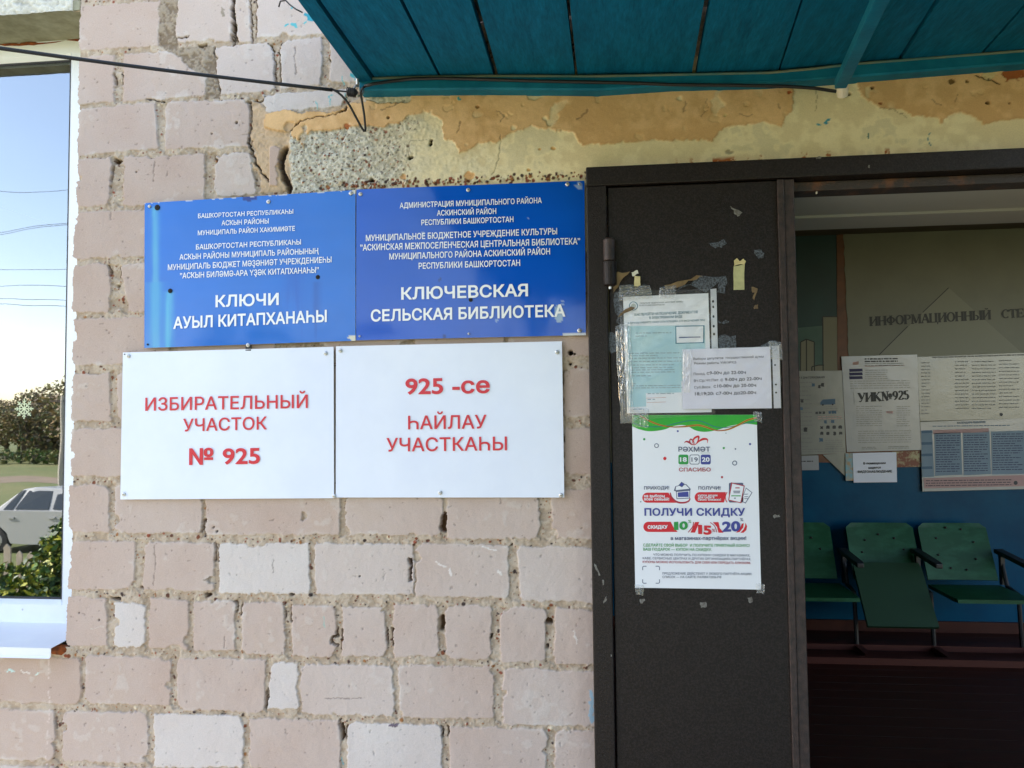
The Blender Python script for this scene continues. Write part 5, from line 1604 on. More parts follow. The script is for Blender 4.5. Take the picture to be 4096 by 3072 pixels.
mu = empty('wall_mural', at(*cI1(300, 1600), BY), 'dark teal mural with outlined beige towers on the hall wall behind the open doorway', 'mural')
b = MB(); Ym = BY - .004
q = [(3020, 860), (3350, 858), (3358, 1530), (3360, 1620), (3020, 1620)]
b.slab([at(*p, Ym) for p in q], (0, .003, 0), dteal); b.build('backdrop', mu)
b = MB()
fade = mat('mural_pale_teal', srgb(76, 100, 92), srgb(50, 82, 78), rough=.6, nscale=3)
wallpoly(b, cI1, [(-60, 1290), (395, 1250), (395, 1900), (-60, 1900)], Ym - .001, fade)
wallpoly(b, cI1, [(395, 1175), (530, 1175), (540, 1900), (395, 1900)], Ym - .0015, mural_b)
wallpoly(b, cI1, [(212, 1385), (260, 1360), (325, 1385), (328, 1900), (208, 1900)], Ym - .0015, mural_b)
wallpoly(b, cI1, [(305, 1590), (360, 1576), (405, 1576), (405, 1900), (305, 1900)], Ym - .0018, mural_b)
for (p, r_) in (((395, 1175), (530, 1175)), ((395, 1175), (400, 1900)), ((212, 1385), (260, 1362)), ((260, 1362), (325, 1385)), ((212, 1385), (208, 1900)), ((325, 1385), (328, 1900)), ((260, 1362), (262, 1900)), ((305, 1590), (360, 1577)), ((360, 1577), (405, 1577)), ((305, 1590), (305, 1900))):
    P, R2 = at(*cI1(*p), Ym), at(*cI1(*r_), Ym)
    bar2(b, (P.x, P.z), (R2.x, R2.z), .007, Ym - .0025, outl, -random.random() * .0004)
b.build('painted_towers', mu)
st = empty('info_stand', at(*cI1(1400, 1800), BY), 'beige information stand with a brown edge, serif title and pointed roof outline', 'notice board')
b = MB()
brown_b = mat('brown_board', srgb(104, 58, 26), srgb(84, 46, 22), rough=.5, nscale=12)
b.slab([at(*p, Ym - .003) for p in ((3346, 850), (5200, 760), (5200, 1850), (3270, 1850), (3270, 1800), (3352, 1800))], (0, .006, 0), brown_b); b.build('backing_board', st)
b = MB()
rr = random.Random(9)
beige_b = mat('beige_stand', srgb(106, 106, 91), srgb(98, 98, 84), rough=.45, nscale=3)
left = [(3100 + (562 + 48 * t + rr.uniform(-5, 7)) * .48232, 700 + (330 + 1180 * t) * .48232) for t in [i / 26 for i in range(27)]]
b.slab([at(*p, Ym - .006) for p in left + [(3400, 1800), (5200, 1800), (5200, 745)]], (0, .002, 0), beige_b); sp = b.build('panel', st)
b = MB()
pale_b = mat('pale_stand_roof', srgb(116, 116, 100), rough=.45)
Yr = Ym - .0068
b.face([at(*cI1(*p), Yr) for p in ((1440, 935), (2065, 1490), (2065, 1900), (865, 1900), (865, 1490))], pale_b)
for p, r_ in (((1440, 935), (1225, 1140)), ((1100, 1255), (865, 1490))):
    P, R2 = at(*cI1(*p), Yr), at(*cI1(*r_), Yr)
    bar2(b, (P.x, P.z), (R2.x, R2.z), .005, Yr - .0005, outl)
b.build('roof_outline', st)
blk = mat('black_letters', (.012, .012, .013), rough=.5)

# a small serif alphabet for the big notices: strokes (x0,y0,x1,y1,heavy) in a 1-high box
SER = {'И': (.86, [(.14, 0, .14, 1, 1), (.72, 0, .72, 1, 1), (.14, .08, .72, .92, 0)], [.14, .72], [.14, .72]),
       'Н': (.86, [(.14, 0, .14, 1, 1), (.72, 0, .72, 1, 1), (.14, .5, .72, .5, 0)], [.14, .72], [.14, .72]),
       'Й': (.86, [(.14, 0, .14, 1, 1), (.72, 0, .72, 1, 1), (.14, .08, .72, .92, 0), (.28, 1.22, .43, 1.12, 0), (.43, 1.12, .58, 1.22, 0)], [.14, .72], [.14, .72]),
       'Ц': (.90, [(.14, 0, .14, 1, 1), (.70, 0, .70, 1, 1), (.14, .03, .84, .03, 0), (.84, .03, .84, -.22, 0)], [.14], [.14, .70]),
       'М': (1.02, [(.14, 0, .14, 1, 0), (.88, 0, .88, 1, 1), (.16, 1, .50, .05, 1), (.50, .05, .88, 1, 0)], [.14, .88], [.12, .90]),
       'А': (.82, [(.08, 0, .42, 1, 0), (.42, 1, .74, 0, 1), (.20, .34, .62, .34, 0)], [.08, .74], []),
       'Т': (.76, [(.38, 0, .38, 1, 1), (.06, .97, .70, .97, 0), (.06, .97, .06, .74, 0), (.70, .97, .70, .74, 0)], [.38], []),
       'Е': (.74, [(.14, 0, .14, 1, 1), (.14, .97, .62, .97, 0), (.14, .5, .5, .5, 0), (.14, .03, .64, .03, 0), (.62, .97, .62, .78, 0), (.64, .03, .64, .24, 0), (.5, .38, .5, .62, 0)], [.14], [.14]),
       'Д': (.88, [(.22, .03, .34, .97, 0), (.66, 0, .66, 1, 1), (.34, .97, .72, .97, 0), (.06, .03, .82, .03, 0), (.08, .03, .08, -.22, 0), (.82, .03, .82, -.22, 0)], [], []),
       'У': (.80, [(.10, 1, .42, .34, 1), (.72, 1, .36, .14, 0), (.36, .14, .22, .02, 0), (.22, .02, .12, .12, 0)], [], [.10, .72]),
       'К': (.86, [(.14, 0, .14, 1, 1), (.18, .48, .62, .97, 0), (.30, .56, .74, 0, 1)], [.14, .76], [.14, .64]),
       'Р': (.72, [(.14, 0, .14, 1, 1)], [.14], [.14]), 'О': (.88, [], [], []), 'Ф': (.94, [(.46, 0, .46, 1, 1)], [.46], [.46]), 'Ы': (1.0, [(.14, 0, .14, 1, 1), (.86, 0, .86, 1, 1)], [.14, .86], [.14, .86]),
       'С': (.80, [], [], []), '№': (1.2, [(.14, 0, .14, 1, 0), (.66, 0, .66, 1, 0), (.14, 1, .66, 0, 1), (.80, .18, 1.10, .18, 0)], [.14], [.14, .66]),
       '9': (.6, [], [], []), '2': (.6, [], [], []), '5': (.6, [], [], []), ' ': (.6, [], [], [])}


def arc(cx, cy, rx, ry, a0_, a1_, n=14):
    return [(cx + rx * math.cos(math.radians(a0_ + (a1_ - a0_) * i / n)), cy + ry * math.sin(math.radians(a0_ + (a1_ - a0_) * i / n))) for i in range(n + 1)]


CUR = {'Р': [arc(.36, .74, .26, .23, 100, -100)], 'О': [arc(.44, .5, .34, .48, 0, 360, 26)], 'Ф': [arc(.46, .52, .36, .30, 0, 360, 26)], 'Ы': [arc(.34, .27, .24, .24, 100, -100)],
       'С': [arc(.44, .5, .34, .48, 45, 315, 22), [(.68, .97), (.68, .72)]], '№': [arc(.95, .52, .13, .22, 0, 360, 16)],
       '9': [arc(.30, .68, .20, .28, 0, 360, 20), arc(.10, .62, .40, .58, 10, -80, 10)], '2': [arc(.28, .72, .20, .25, 160, -40, 12) + [(.06, .05)], [(.04, .05), (.52, .05), (.54, .2)]], '5': [[(.14, .95), (.5, .95)], [(.15, .95), (.12, .55)], arc(.27, .32, .22, .28, 130, -140, 14)]}


def serif(b, text, p0, p1, cap, y, mt, hv=.25, lt=.10):
    A = at(p0[0], p0[1], y); B = at(p1[0], p1[1], y); U = (at(p0[0], p0[1] - cap, y) - A).length
    W_ = sum(SER[c][0] for c in text); D_ = (B - A); kx = D_.length / W_
    ex = D_.normalized(); ez = Vector((0, 0, 1))
    ox = 0; k = 0

    def T(x, y_): return A + ex * ((ox + x) * kx) + ez * (y_ * U)

    def seg(x0_, y0_, x1_, y1_, w_):
        nonlocal k
        P, Q = T(x0_, y0_), T(x1_, y1_)
        d = (Q - P)
        n_ = Vector((-d.z, 0, d.x)).normalized() * (w_ * U / 2)
        e = Vector((0, -(k % 9) * .00004, 0)); k += 1
        b.face([P - n_ + e, Q - n_ + e, Q + n_ + e, P + n_ + e], mt)
    for c in text:
        w_, S, fb, ft = SER[c]
        for x0_, y0_, x1_, y1_, h in S: seg(x0_, y0_, x1_, y1_, hv if h else lt)
        for x in fb: seg(x - .16, .02, x + .16, .02, lt * .9)
        for x in ft: seg(x - .16, .98, x + .16, .98, lt * .9)
        for cv in CUR.get(c, []):
            for i in range(len(cv) - 1):
                d = abs(cv[i + 1][1] - cv[i][1]) / (abs(cv[i + 1][0] - cv[i][0]) + abs(cv[i + 1][1] - cv[i][1]) + 1e-9)
                seg(*cv[i], *cv[i + 1], lt + (hv - lt) * d ** 1.5)
        ox += w_


b = MB()
serif(b, 'ИНФОРМАЦИОННЫЙ', cI1(786, 1252), cI1(1792, 1196), 76, Yr - .002, blk) if False else serif(b, 'ИНФОРМАЦИОННЫЙ', cI1(786, 1252), cI1(1792, 1196), 36, Yr - .002, blk)
pE = cI1(1880, 1188); dxp = (cI1(1792, 1196)[0] - cI1(786, 1252)[0]) / sum(SER[c][0] for c in 'ИНФОРМАЦИОННЫЙ') * sum(SER[c][0] for c in 'СТЕНД')
serif(b, 'СТЕНД', pE, (pE[0] + dxp, pE[1] - dxp * .052), 34, Yr - .002, blk)
b.build('lettering', st)

printg = mat('small_print', srgb(120, 120, 120), rough=.6); printd = mat('dark_small_print', srgb(60, 60, 64), rough=.6); navyp = mat('navy_print', srgb(30, 30, 80), rough=.6); skyp = mat('blue_table_print', srgb(118, 138, 154), srgb(108, 128, 146), rough=.6, nscale=4)
deepb = mat('deep_blue_print', srgb(70, 98, 124), rough=.6); salm = mat('salmon_print', srgb(172, 138, 136), rough=.6); ppr = mat('hall_paper', srgb(154, 156, 163), rough=.22, spec=.8, bump=.10, bscale=6, bdist=.02); ppr2 = mat('hall_paper_grey', srgb(146, 147, 143), srgb(134, 135, 131), rough=.22, spec=.8, nscale=3, bump=.10, bscale=6, bdist=.02)


def words(b, c, x0_, y0_, x1_, rows, gap_, h, y, mt, seed, dens=.85, tilt=-.012):
    r = random.Random(seed)
    for i in range(rows):
        yy_ = y0_ + i * gap_
        x = x0_
        xe = x1_ - (r.uniform(0, .4) * (x1_ - x0_) if r.random() > dens else 0)
        while x < xe:
            w_ = min(r.uniform(12, 50), xe - x)
            if w_ > 4:
                b.face([at(*c(*p), y) for p in ((x, yy_ + tilt * (x - x0_)), (x + w_, yy_ + tilt * (x + w_ - x0_)), (x + w_, yy_ + h + tilt * (x + w_ - x0_)), (x, yy_ + h + tilt * (x - x0_)))], mt)
            x += w_ + r.uniform(5, 9)


def paper(name, label, q, y, mt, cat='notice'):
    P = [at(*cI2(*p), y) for p in q]
    root = empty(name, (sum(p.x for p in P) / len(P), y, min(p.z for p in P)), label, cat)
    b = MB(); b.slab(P, (0, .0008, 0), mt); b.build('sheet', root)
    return root


Yp = BY - .016
n1_ = paper('voting_days_poster', 'grey poster of icons and small print, partly hidden by the door leaf', [(60, 188), (598, 182), (630, 918), (60, 936)], Yp, ppr2, 'poster')
b = MB()
put_text(b, 'ГОЛОСОВАНИЕ И В ДНИ ГОЛОСОВАНИЯ', cI2(60, 258), cI2(442, 250), 8, Yp - .001, printd, .02)
words(b, cI2, 220, 285, 330, 16, 38, 9, Yp - .001, printg, 1, .6)
for x, y_, r_ in ((340, 310, 14), (395, 325, 12), (425, 310, 14), (240, 450, 14), (232, 520, 14), (372, 558, 11), (402, 556, 11), (432, 556, 11), (486, 554, 11), (512, 552, 11), (536, 552, 11), (450, 638, 13), (514, 634, 13), (414, 690, 14), (470, 688, 14), (526, 686, 14), (580, 686, 14), (416, 742, 13), (470, 742, 13), (530, 742, 13), (584, 740, 13), (408, 800, 18), (270, 708, 18)):
    b.face([at(*cI2(*p), Yp - .001) for p in blob([(x - r_, y_ - r_), (x + r_, y_ - r_), (x + r_, y_ + r_), (x - r_, y_ + r_)], 2, .2, int(x + y_))], printd if (x + y_) % 3 < 2 else deepb)
b.face([at(*cI2(*p), Yp - .001) for p in ((402, 465), (425, 440), (535, 432), (536, 482), (404, 488))], deepb)
for x, y_ in ((425, 488), (512, 484)): b.face([at(*cI2(x + 8 * math.cos(t), y_ + 8 * math.sin(t)), Yp - .0014) for t in [-i * math.pi / 5 for i in range(10)]], printd)
words(b, cI2, 450, 500, 590, 3, 18, 6, Yp - .001, printg, 2, .6); words(b, cI2, 380, 590, 600, 2, 18, 6, Yp - .001, salm, 3, .9); words(b, cI2, 450, 800, 600, 5, 18, 6, Yp - .001, printg, 4, .7); words(b, cI2, 240, 880, 620, 2, 22, 6, Yp - .001, printg, 5, .9)
b.build('print', n1_)
n2_ = paper('commission_poster', 'tall white commission poster with navy tabs and fine print on the stand', [(590, 58), (1262, 40), (1296, 888), (638, 906)], Yp - .003, ppr, 'poster')
b = MB(); y2_ = Yp - .0040
words(b, cI2, 796, 74, 1090, 2, 22, 12, y2_, printd, 7, 1); words(b, cI2, 800, 118, 1140, 2, 18, 7, y2_, printg, 8, 1); b.face([at(*cI2(*p), y2_) for p in ((800, 143), (1150, 134), (1150, 139), (800, 148))], salm)
for i in range(3): b.face([at(*cI2(*p), y2_) for p in ((658, 168 + i * 33), (776, 165 + i * 33), (780, 191 + i * 33), (662, 195 + i * 33))], navyp)
b.face([at(*cI2(*p), y2_) for p in ((690, 108), (745, 100), (742, 130), (692, 132))], salm)
words(b, cI2, 800, 178, 1000, 5, 19, 5, y2_, printg, 9, .9); words(b, cI2, 668, 275, 1200, 4, 21, 5, y2_, printg, 10, .8)
words(b, cI2, 722, 500, 950, 10, 19, 5, y2_, printg, 11, .8); words(b, cI2, 1080, 500, 1200, 10, 19, 5, y2_, printg, 12, .6); words(b, cI2, 738, 720, 1210, 6, 20, 5, y2_, printg, 13, .95)
b.face([at(*cI2(*p), y2_) for p in ((985, 545), (1050, 542), (1046, 565), (990, 560))], salm)
words(b, cI2, 770, 862, 900, 2, 14, 6, y2_, printg, 14, .9); words(b, cI2, 1005, 856, 1190, 2, 14, 6, y2_, printg, 15, .9)
b.build('print', n2_)
n3_ = paper('station_number_sheet', 'white sheet with the bold serif station number pinned on the commission poster', [(700, 372), (1236, 352), (1256, 462), (706, 482)], Yp - .006, ppr, 'sheet')
b = MB(); serif(b, 'УИК№925', cI2(740, 464), cI2(1194, 438), 36, Yp - .008, blk, .27, .10); b.build('lettering', n3_)
n4_ = paper('notice_sheet', 'large greyish printed sheet in film at the upper right of the stand', [(1262, 62), (2600, 10), (2640, 596), (1290, 630)], Yp - .002, ppr2)
b = MB(); words(b, cI2, 1400, 60, 2400, 1, 20, 12, Yp - .003, printg, 20, 1, -.03); words(b, cI2, 1300, 110, 1380, 16, 30, 8, Yp - .003, printg, 21, .8); words(b, cI2, 1600, 100, 1720, 14, 32, 8, Yp - .003, printg, 22, .8); words(b, cI2, 1750, 100, 1960, 14, 32, 8, Yp - .003, printg, 22, .8); words(b, cI2, 1990, 90, 2170, 14, 32, 8, Yp - .003, printg, 23, .8); disc_ = [at(*cI2(2010 + 15 * math.cos(t), 573 + 15 * math.sin(t)), Yp - .0032) for t in [-i * math.pi / 8 for i in range(16)]]; b.face(disc_, printd); b.build('print', n4_)
n5_ = paper('election_calendar', 'blue tabled election calendar poster with a salmon footer below the grey sheet', [(1290, 640), (2650, 590), (2660, 1225), (1310, 1256)], Yp - .0045, ppr, 'poster')
b = MB(); y5 = Yp - .0055
b.face([at(*cI2(*p), y5) for p in ((1298, 716), (1395, 712), (1415, 1126), (1308, 1130))], skyp)
for y_ in (716, 820, 922, 1036): b.face([at(*cI2(*p), y5 - .0004) for p in ((1300, y_), (1397, y_ - 3), (1399, y_ + 20), (1302, y_ + 23))], deepb)
for x0_, x1_ in ((1415, 1650), (1668, 1905), (1920, 2640)): b.face([at(*cI2(*p), y5) for p in ((x0_, 740 - (x0_ - 1415) * .03), (x1_, 736 - (x1_ - 1415) * .03), (x1_ + 14, 1112 - (x1_ - 1415) * .02), (x0_ + 8, 1118 - (x0_ - 1415) * .02))], skyp)
b.face([at(*cI2(*p), y5) for p in ((1405, 712), (1900, 694), (1900, 730), (1405, 746))], salm)
b.face([at(*cI2(*p), y5) for p in ((1318, 1140), (2640, 1095), (2650, 1200), (1325, 1230))], salm)
words(b, cI2, 1430, 760, 1640, 16, 21, 6, y5 - .0006, navyp, 30, .7); words(b, cI2, 1680, 755, 1890, 16, 21, 6, y5 - .0006, navyp, 31, .7); words(b, cI2, 1935, 745, 2200, 16, 21, 6, y5 - .0006, navyp, 32, .7); words(b, cI2, 1340, 1158, 2100, 3, 22, 7, y5 - .0006, printd, 33, .7)
b.face([at(*cI2(2138 + 18 * math.cos(t), 1180 + 18 * math.sin(t)), y5 - .0008) for t in [-i * math.pi / 8 for i in range(16)]], printd)
put_text(b, 'КАЛЕНДАРЬ ВЫБОРОВ', cI2(1620, 656), cI2(1870, 648), 8, y5 - .0006, deepb, .03); words(b, cI2, 1400, 674, 2085, 1, 20, 7, y5 - .0006, deepb, 34, 1)
b.build('print', n5_)
n6_ = paper('video_notice', 'white sheet warning of video surveillance, lowest on the stand', [(690, 916), (1078, 908), (1084, 1174), (699, 1178)], Yp - .007, mat('bright_sheet', srgb(222, 224, 238), rough=.5))
b = MB()
for s_, p0, p1 in (('В помещении', (785, 1018), (984, 1013)), ('ведется', (830, 1057), (940, 1053)), ('ВИДЕОНАБЛЮДЕНИЕ', (736, 1092), (1040, 1088))): put_text(b, s_, cI2(*p0), cI2(*p1), 9.5, Yp - .009, blk, .03)
b.build('lettering', n6_)
n7_ = paper('phone_slip', 'small white paper slip beside the door leaf, low on the hall wall', [(100, 946), (386, 936), (391, 1066), (100, 1070)], Yp - .002, ppr, 'slip')
b = MB(); words(b, cI2, 200, 985, 338, 1, 10, 10, Yp - .003, printd, 40, 1); b.build('print', n7_)
b = MB(); b.slab([at(*cI2(*p), Yp + .003) for p in ((425, 930), (625, 915), (628, 1125))], (0, .0008, 0), ppr2); tag(b.build('corner_sheet'), 'pointed corner of a tilted sheet sticking out below the posters', 'sheet')
b = MB(); b.slab([at(*cI2(*p), Yp - .0045) for p in ((625, 915), (692, 915), (697, 1160), (628, 1162))], (0, .0008, 0), mat('greeting_card', srgb(180, 140, 90), srgb(110, 170, 190), rough=.5, nscale=30))
tag(b.build('greeting_card'), 'colourful greeting card peeping out left of the video notice', 'card')
b = MB(); b.slab([at(*cI2(*p), Ym - .0062) for p in ((1040, 905), (1292, 896), (1292, 1038), (1040, 1042))], (0, .0008, 0), mat('floral_frieze', srgb(120, 60, 34), srgb(170, 160, 120), rough=.5, nscale=22, lo=.48, hi=.62))
tag(b.build('floral_picture'), 'brown floral picture strip right of the video notice', 'picture')

# ---- folding theatre seats
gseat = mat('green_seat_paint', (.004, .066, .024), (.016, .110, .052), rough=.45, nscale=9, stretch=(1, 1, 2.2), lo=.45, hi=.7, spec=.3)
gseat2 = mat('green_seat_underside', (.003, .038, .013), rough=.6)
blackm = mat('black_iron', (.012, .012, .014), rough=.45); railm = mat('red_brown_rail', (.075, .022, .016), rough=.55, spec=.2)
YB_ = 3.20
chairs = empty('theatre_chairs', (2.0, 2.9, FZ), 'row of three green plywood theatre seats on a rail base, middle seat broken and hanging', 'chair row')
xl_ = [at(*cI3(443, 145), YB_).x - .515, at(*cI3(443, 145), YB_).x, at(*cI3(890, 145), YB_).x]
wB = .415
zt = at(*cI3(1000, 146), YB_).z
zsb = FZ + .36
zse = at(*cI3(1350, 618), 2.74).z


def plank(b, x0_, x1_, p, q, th, mt, r=.03, crown=.0):
    """bent plywood: profile from p=(y,z) to q=(y,z), rounded upper corners"""
    n = 12
    vs, fs = [], []
    m_ = 9
    for i in range(n + 1):
        t = i / n
        y = p[0] + (q[0] - p[0]) * t; z = p[1] + (q[1] - p[1]) * t
        ins = 0
        if t * abs(p[1] - q[1] + p[0] - q[0]) < r: ins = r - math.sqrt(max(0, r * r - (r - t * math.hypot(p[1] - q[1], p[0] - q[0])) ** 2))
        for j in range(m_):
            s_ = j / (m_ - 1)
            x = (x0_ + ins) + (x1_ - x0_ - 2 * ins) * s_
            vs.append((x, y + crown * (1 - (2 * s_ - 1) ** 2), z))
    k = len(vs)
    d = Vector((0, q[1] - p[1], -(q[0] - p[0]))).normalized() * th
    vs += [(v[0], v[1] + abs(d.y), v[2] - abs(d.z)) for v in vs[:k]]
    for i in range(n):
        for j in range(m_ - 1):
            a = i * m_ + j
            fs.append((a, a + 1, a + 1 + m_, a + m_)); fs.append((k + a, k + a + m_, k + a + 1 + m_, k + a + 1))
    rim = [j for j in range(m_)] + [i * m_ + m_ - 1 for i in range(1, n + 1)] + [n * m_ + j for j in range(m_ - 2, -1, -1)] + [i * m_ for i in range(n - 1, 0, -1)]
    for i in range(len(rim)):
        a, c = rim[i], rim[(i + 1) % len(rim)]
        fs.append((a, k + a, k + c, c))
    b.add(vs, fs, mt)


for i, x in enumerate(xl_):
    b = MB(); plank(b, x, x + wB, (YB_ + .03, zt), (YB_ - .11, zsb + .03), .012, gseat, .035, .012); bo = b.build('backrest', chairs)
    for k in range(8 if i == 2 else 5):                             # rivets
        b = MB()
        a = k * 2 * math.pi / (8 if i == 2 else 8) + .3
        c = Vector((x + wB / 2 + .12 * math.cos(a), YB_ - .03, (zt + zsb) / 2 + .03 + .13 * math.sin(a)))
        if i != 2: c = Vector((x + wB / 2 + .13 * math.cos(.1 + k * .78), YB_ + .004, zt - .17 + .10 * math.sin(.1 + k * .78)))
        tt = (zt - c.z) / (zt - zsb - .03)
        c.y = YB_ + .03 - .14 * tt + .006
        b.lathe(c, (0, -1, 0), [(.007, 0), (.007, .004), (.003, .007)], blackm, 8)
        b.build('rivet', bo)
    b = MB()
    if i == 1:
        b2 = at(*cI3(560, 775), 2.80); t2 = at(*cI3(480, 385), 3.02)
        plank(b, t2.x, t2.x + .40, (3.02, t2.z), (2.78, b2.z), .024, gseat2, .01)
    else:
        plank(b, x + .01, x + wB + .02, (2.74, zse), (3.12, zsb - .005), .022, gseat, .02)
        b.box((x + .014, 2.735, zse - .022), (x + wB + .016, 2.757, zse - .001), gseat)
    b.build('seat', chairs)
for i, x in enumerate([xl_[0] - .05, xl_[1] - .05, xl_[2] - .05, xl_[2] + wB + .035]):
    b = MB()
    za = FZ + .555
    b.tube([(x, 2.92, FZ + .02), (x, 2.94, FZ + .34), (x, 3.06, FZ + .36), (x, 3.13, za - .02)], .013, blackm, 8)
    b.box((x - .012, 3.10, FZ + .36), (x + .012, 3.128, za), blackm)
    b.build('leg', chairs)
    b = MB()
    b.slab([(x - .025, 3.16, za + .02), (x + .025, 3.16, za + .02), (x + .025, 2.84, za - .010), (x + .02, 2.81, za - .016), (x - .02, 2.81, za - .016), (x - .025, 2.84, za - .010)], (0, 0, -.028), blackm)
    b.build('armrest', chairs, bevel=.006)
b = MB()
xr0, xr1 = xl_[0] - .12, xl_[2] + wB + .12
b.box((xr0, 2.90, FZ + .002), (xr1, 2.945, FZ + .035), railm); b.box((xr0, 2.62, FZ + .002), (xr1, 2.665, FZ + .04), railm)
for x in (xr0, xl_[1] - .07, xl_[2] - .07, xr1 - .04): b.box((x, 2.665, FZ + .003), (x + .04, 2.90, FZ + .032), railm)
b.build('base_rails', chairs)

# ================================================================== YARD (seen mirrored in the window)
GZ = -1.3
grass = mat('mown_grass', (.110, .138, .036), (.172, .166, .056), rough=.95, nscale=.35, fine=.35, fscale=14)
dirt = mat('dirt_road', (.26, .19, .13), (.20, .15, .10), rough=.95, nscale=1.2)
conc = mat('porch_concrete', (.42, .40, .36), (.34, .32, .28), rough=.9, nscale=5, fine=.1)
b = MB(); b.face([(-320, 0, 0), (320, 0, 0), (320, 1, 0), (-320, 1, 0)], grass); b.v = [(-320, -320, GZ), (320, -320, GZ), (320, 60, GZ), (-320, 60, GZ)]; b.f = [(0, 1, 2, 3)]; b.mi = [0]
struct(b, 'ground')
b = MB(); b.add([(-200, -36.5, GZ + .006), (200, -36.5, GZ + .006), (200, -32.5, GZ + .006), (-200, -32.5, GZ + .006)], [(0, 1, 2, 3)], dirt); struct(b, 'road')
b = MB(); b.box((-3.4, -4.6, GZ + .004), (6, -.002, GZ + .06), conc); struct(b, 'path')
porchm = mat('worn_porch_boards', (.11, .085, .07), (.075, .058, .048), rough=.85, nscale=4, stretch=(8, 1, 1))
b = MB(); b.box((-.62, -2.9, GZ), (3.0, -.07, -.02), porchm); b.box((-.5, -3.3, GZ), (2.9, -2.9, -.4), porchm); b.box((-.4, -3.7, GZ), (2.8, -3.3, -.85), porchm); struct(b, 'porch_floor')


def leafy(name, parent, blobs, n, size, m_, seed, flat=.7):
    """foliage: thousands of small leaf faces spread through overlapping clumps"""
    r = np.random.default_rng(seed)
    w_ = np.array([q[3] ** 2.5 for q in blobs]); w_ = w_ / w_.sum()
    ids = r.choice(len(blobs), n, p=w_)
    c = np.array([q[:3] for q in blobs])[ids]; R = np.array([q[3] for q in blobs])[ids]
    d = r.normal(size=(n, 3)); d /= np.linalg.norm(d, axis=1)[:, None]
    p = c + d * (R * r.uniform(.45, 1.05, n) ** .6)[:, None] * np.array([1, 1, flat])
    a = r.normal(size=(n, 3)); a /= np.linalg.norm(a, axis=1)[:, None]
    e = np.cross(a, r.normal(size=(n, 3))); e /= np.linalg.norm(e, axis=1)[:, None]
    s_ = size * r.uniform(.5, 1.4, n)[:, None]
    v = np.stack([p - a * s_, p + e * s_ * .55, p + a * s_, p - e * s_ * .55], 1).reshape(-1, 3)
    me = bpy.data.meshes.new(name)
    me.from_pydata(v.tolist(), [], [(4 * i, 4 * i + 1, 4 * i + 2, 4 * i + 3) for i in range(n)])
    for x in m_: me.materials.append(x)
    me.polygons.foreach_set('material_index', (r.random(n) * len(m_)).astype(int).tolist())
    o = bpy.data.objects.new(name, me); COL.objects.link(o)
    if parent is not None: setparent(o, parent)
    return o


lf = [mat('leaf_olive', (.20, .19, .06), rough=.7), mat('leaf_russet', (.30, .20, .08), rough=.7), mat('leaf_dark', (.10, .11, .04), rough=.7), mat('twig_brown', (.19, .145, .10), rough=.8)]
vg = [mat('vine_green', (.07, .15, .02), rough=.5), mat('vine_yellow', (.36, .36, .04), rough=.5), mat('vine_dark', (.03, .07, .018), rough=.5)]
bark = mat('bark', (.10, .075, .055), (.06, .045, .035), rough=.9, nscale=6)


def tree(loc, h, w_, seed, label, group):
    r = random.Random(seed)
    root = empty('autumn_tree', loc, label, 'tree', group)
    x, y, z = loc
    b = MB()
    b.tube([(x, y, z), (x + .1, y, z + h * .3), (x - .05, y + .1, z + h * .6), (x, y, z + h * .85)], [.16, .13, .08, .03], bark, 8)
    bl = []
    for i in range(9):
        a = r.uniform(0, 6.28); hh = r.uniform(.35, .8) * h; rad = r.uniform(.3, .9) * w_
        e = (x + math.cos(a) * rad, y + math.sin(a) * rad, z + hh)
        b.tube([(x, y, z + hh * .55), ((x + e[0]) / 2, (y + e[1]) / 2, z + hh * .85), e], [.06, .04, .015], bark, 5)
        bl.append((*e, r.uniform(.35, .6) * w_))
    bl.append((x, y, z + h * .8, w_ * .6)); bl.append((x, y, z + h * .5, w_ * .7))
    b.build('trunk', root)
    leafy('crown', root, bl, 2200, .16, lf, seed, .9)
    return root


def mirr(px, py, d):
    """a point of the yard d metres out, found by the place where the window mirrors it"""
    q = at(px, py, 2 * YP + d)
    return (q.x, -d, q.z)


def copy_tree(o, parent=None):
    c = o.copy(); COL.objects.link(c); c.parent = parent
    for ch in [k for k in bpy.data.objects if k.parent == o]: copy_tree(ch, c)
    return c


t0 = tree((-46, -58, GZ), 6.2, 2.6, 2, 'brownish bushy tree at the far side of the yard, mirrored in the window', 'trees mirrored in the window')
rr = random.Random(12)
for i in range(24):
    c = copy_tree(t0)
    c.location = (-92 + i * 4.3 + rr.uniform(-1.5, 1.5), -60 + rr.uniform(-5, 5), GZ)
    c.rotation_euler = (0, 0, rr.uniform(0, 6.28))
    s_ = rr.uniform(.75, 1.15)
    c.scale = (s_, s_, s_ * rr.uniform(.85, 1.1))
for i, (px, d) in enumerate(((-40, 55), (25, 52), (75, 58), (115, 51), (150, 57), (190, 54), (230, 59), (-120, 54), (-200, 57), (330, 55), (430, 57))):
    c = copy_tree(t0)
    q = mirr(px, 1700, d)
    c.location = (q[0], q[1], GZ - .2)
    s_ = rr.uniform(.72, .92)
    c.scale = (s_ * 1.25, s_ * 1.25, s_); c.rotation_euler = (0, 0, rr.uniform(0, 6.28))
for i in range(9):                                                 # nearer trees added out of view to block low sky and darken the hall
    c = copy_tree(t0)
    c['label'] = 'brownish bushy tree added out of view across the yard to block low sky'; c['group'] = 'unseen trees added opposite the porch'
    c.location = (-13 + i * 2.7 + rr.uniform(-.6, .6), -23 + rr.uniform(-2, 2), GZ)
    s_ = rr.uniform(.75, 1.0)
    c.scale = (s_, s_, s_); c.rotation_euler = (0, 0, rr.uniform(0, 6.28))
q = at(262, 1500, .34 + 46)
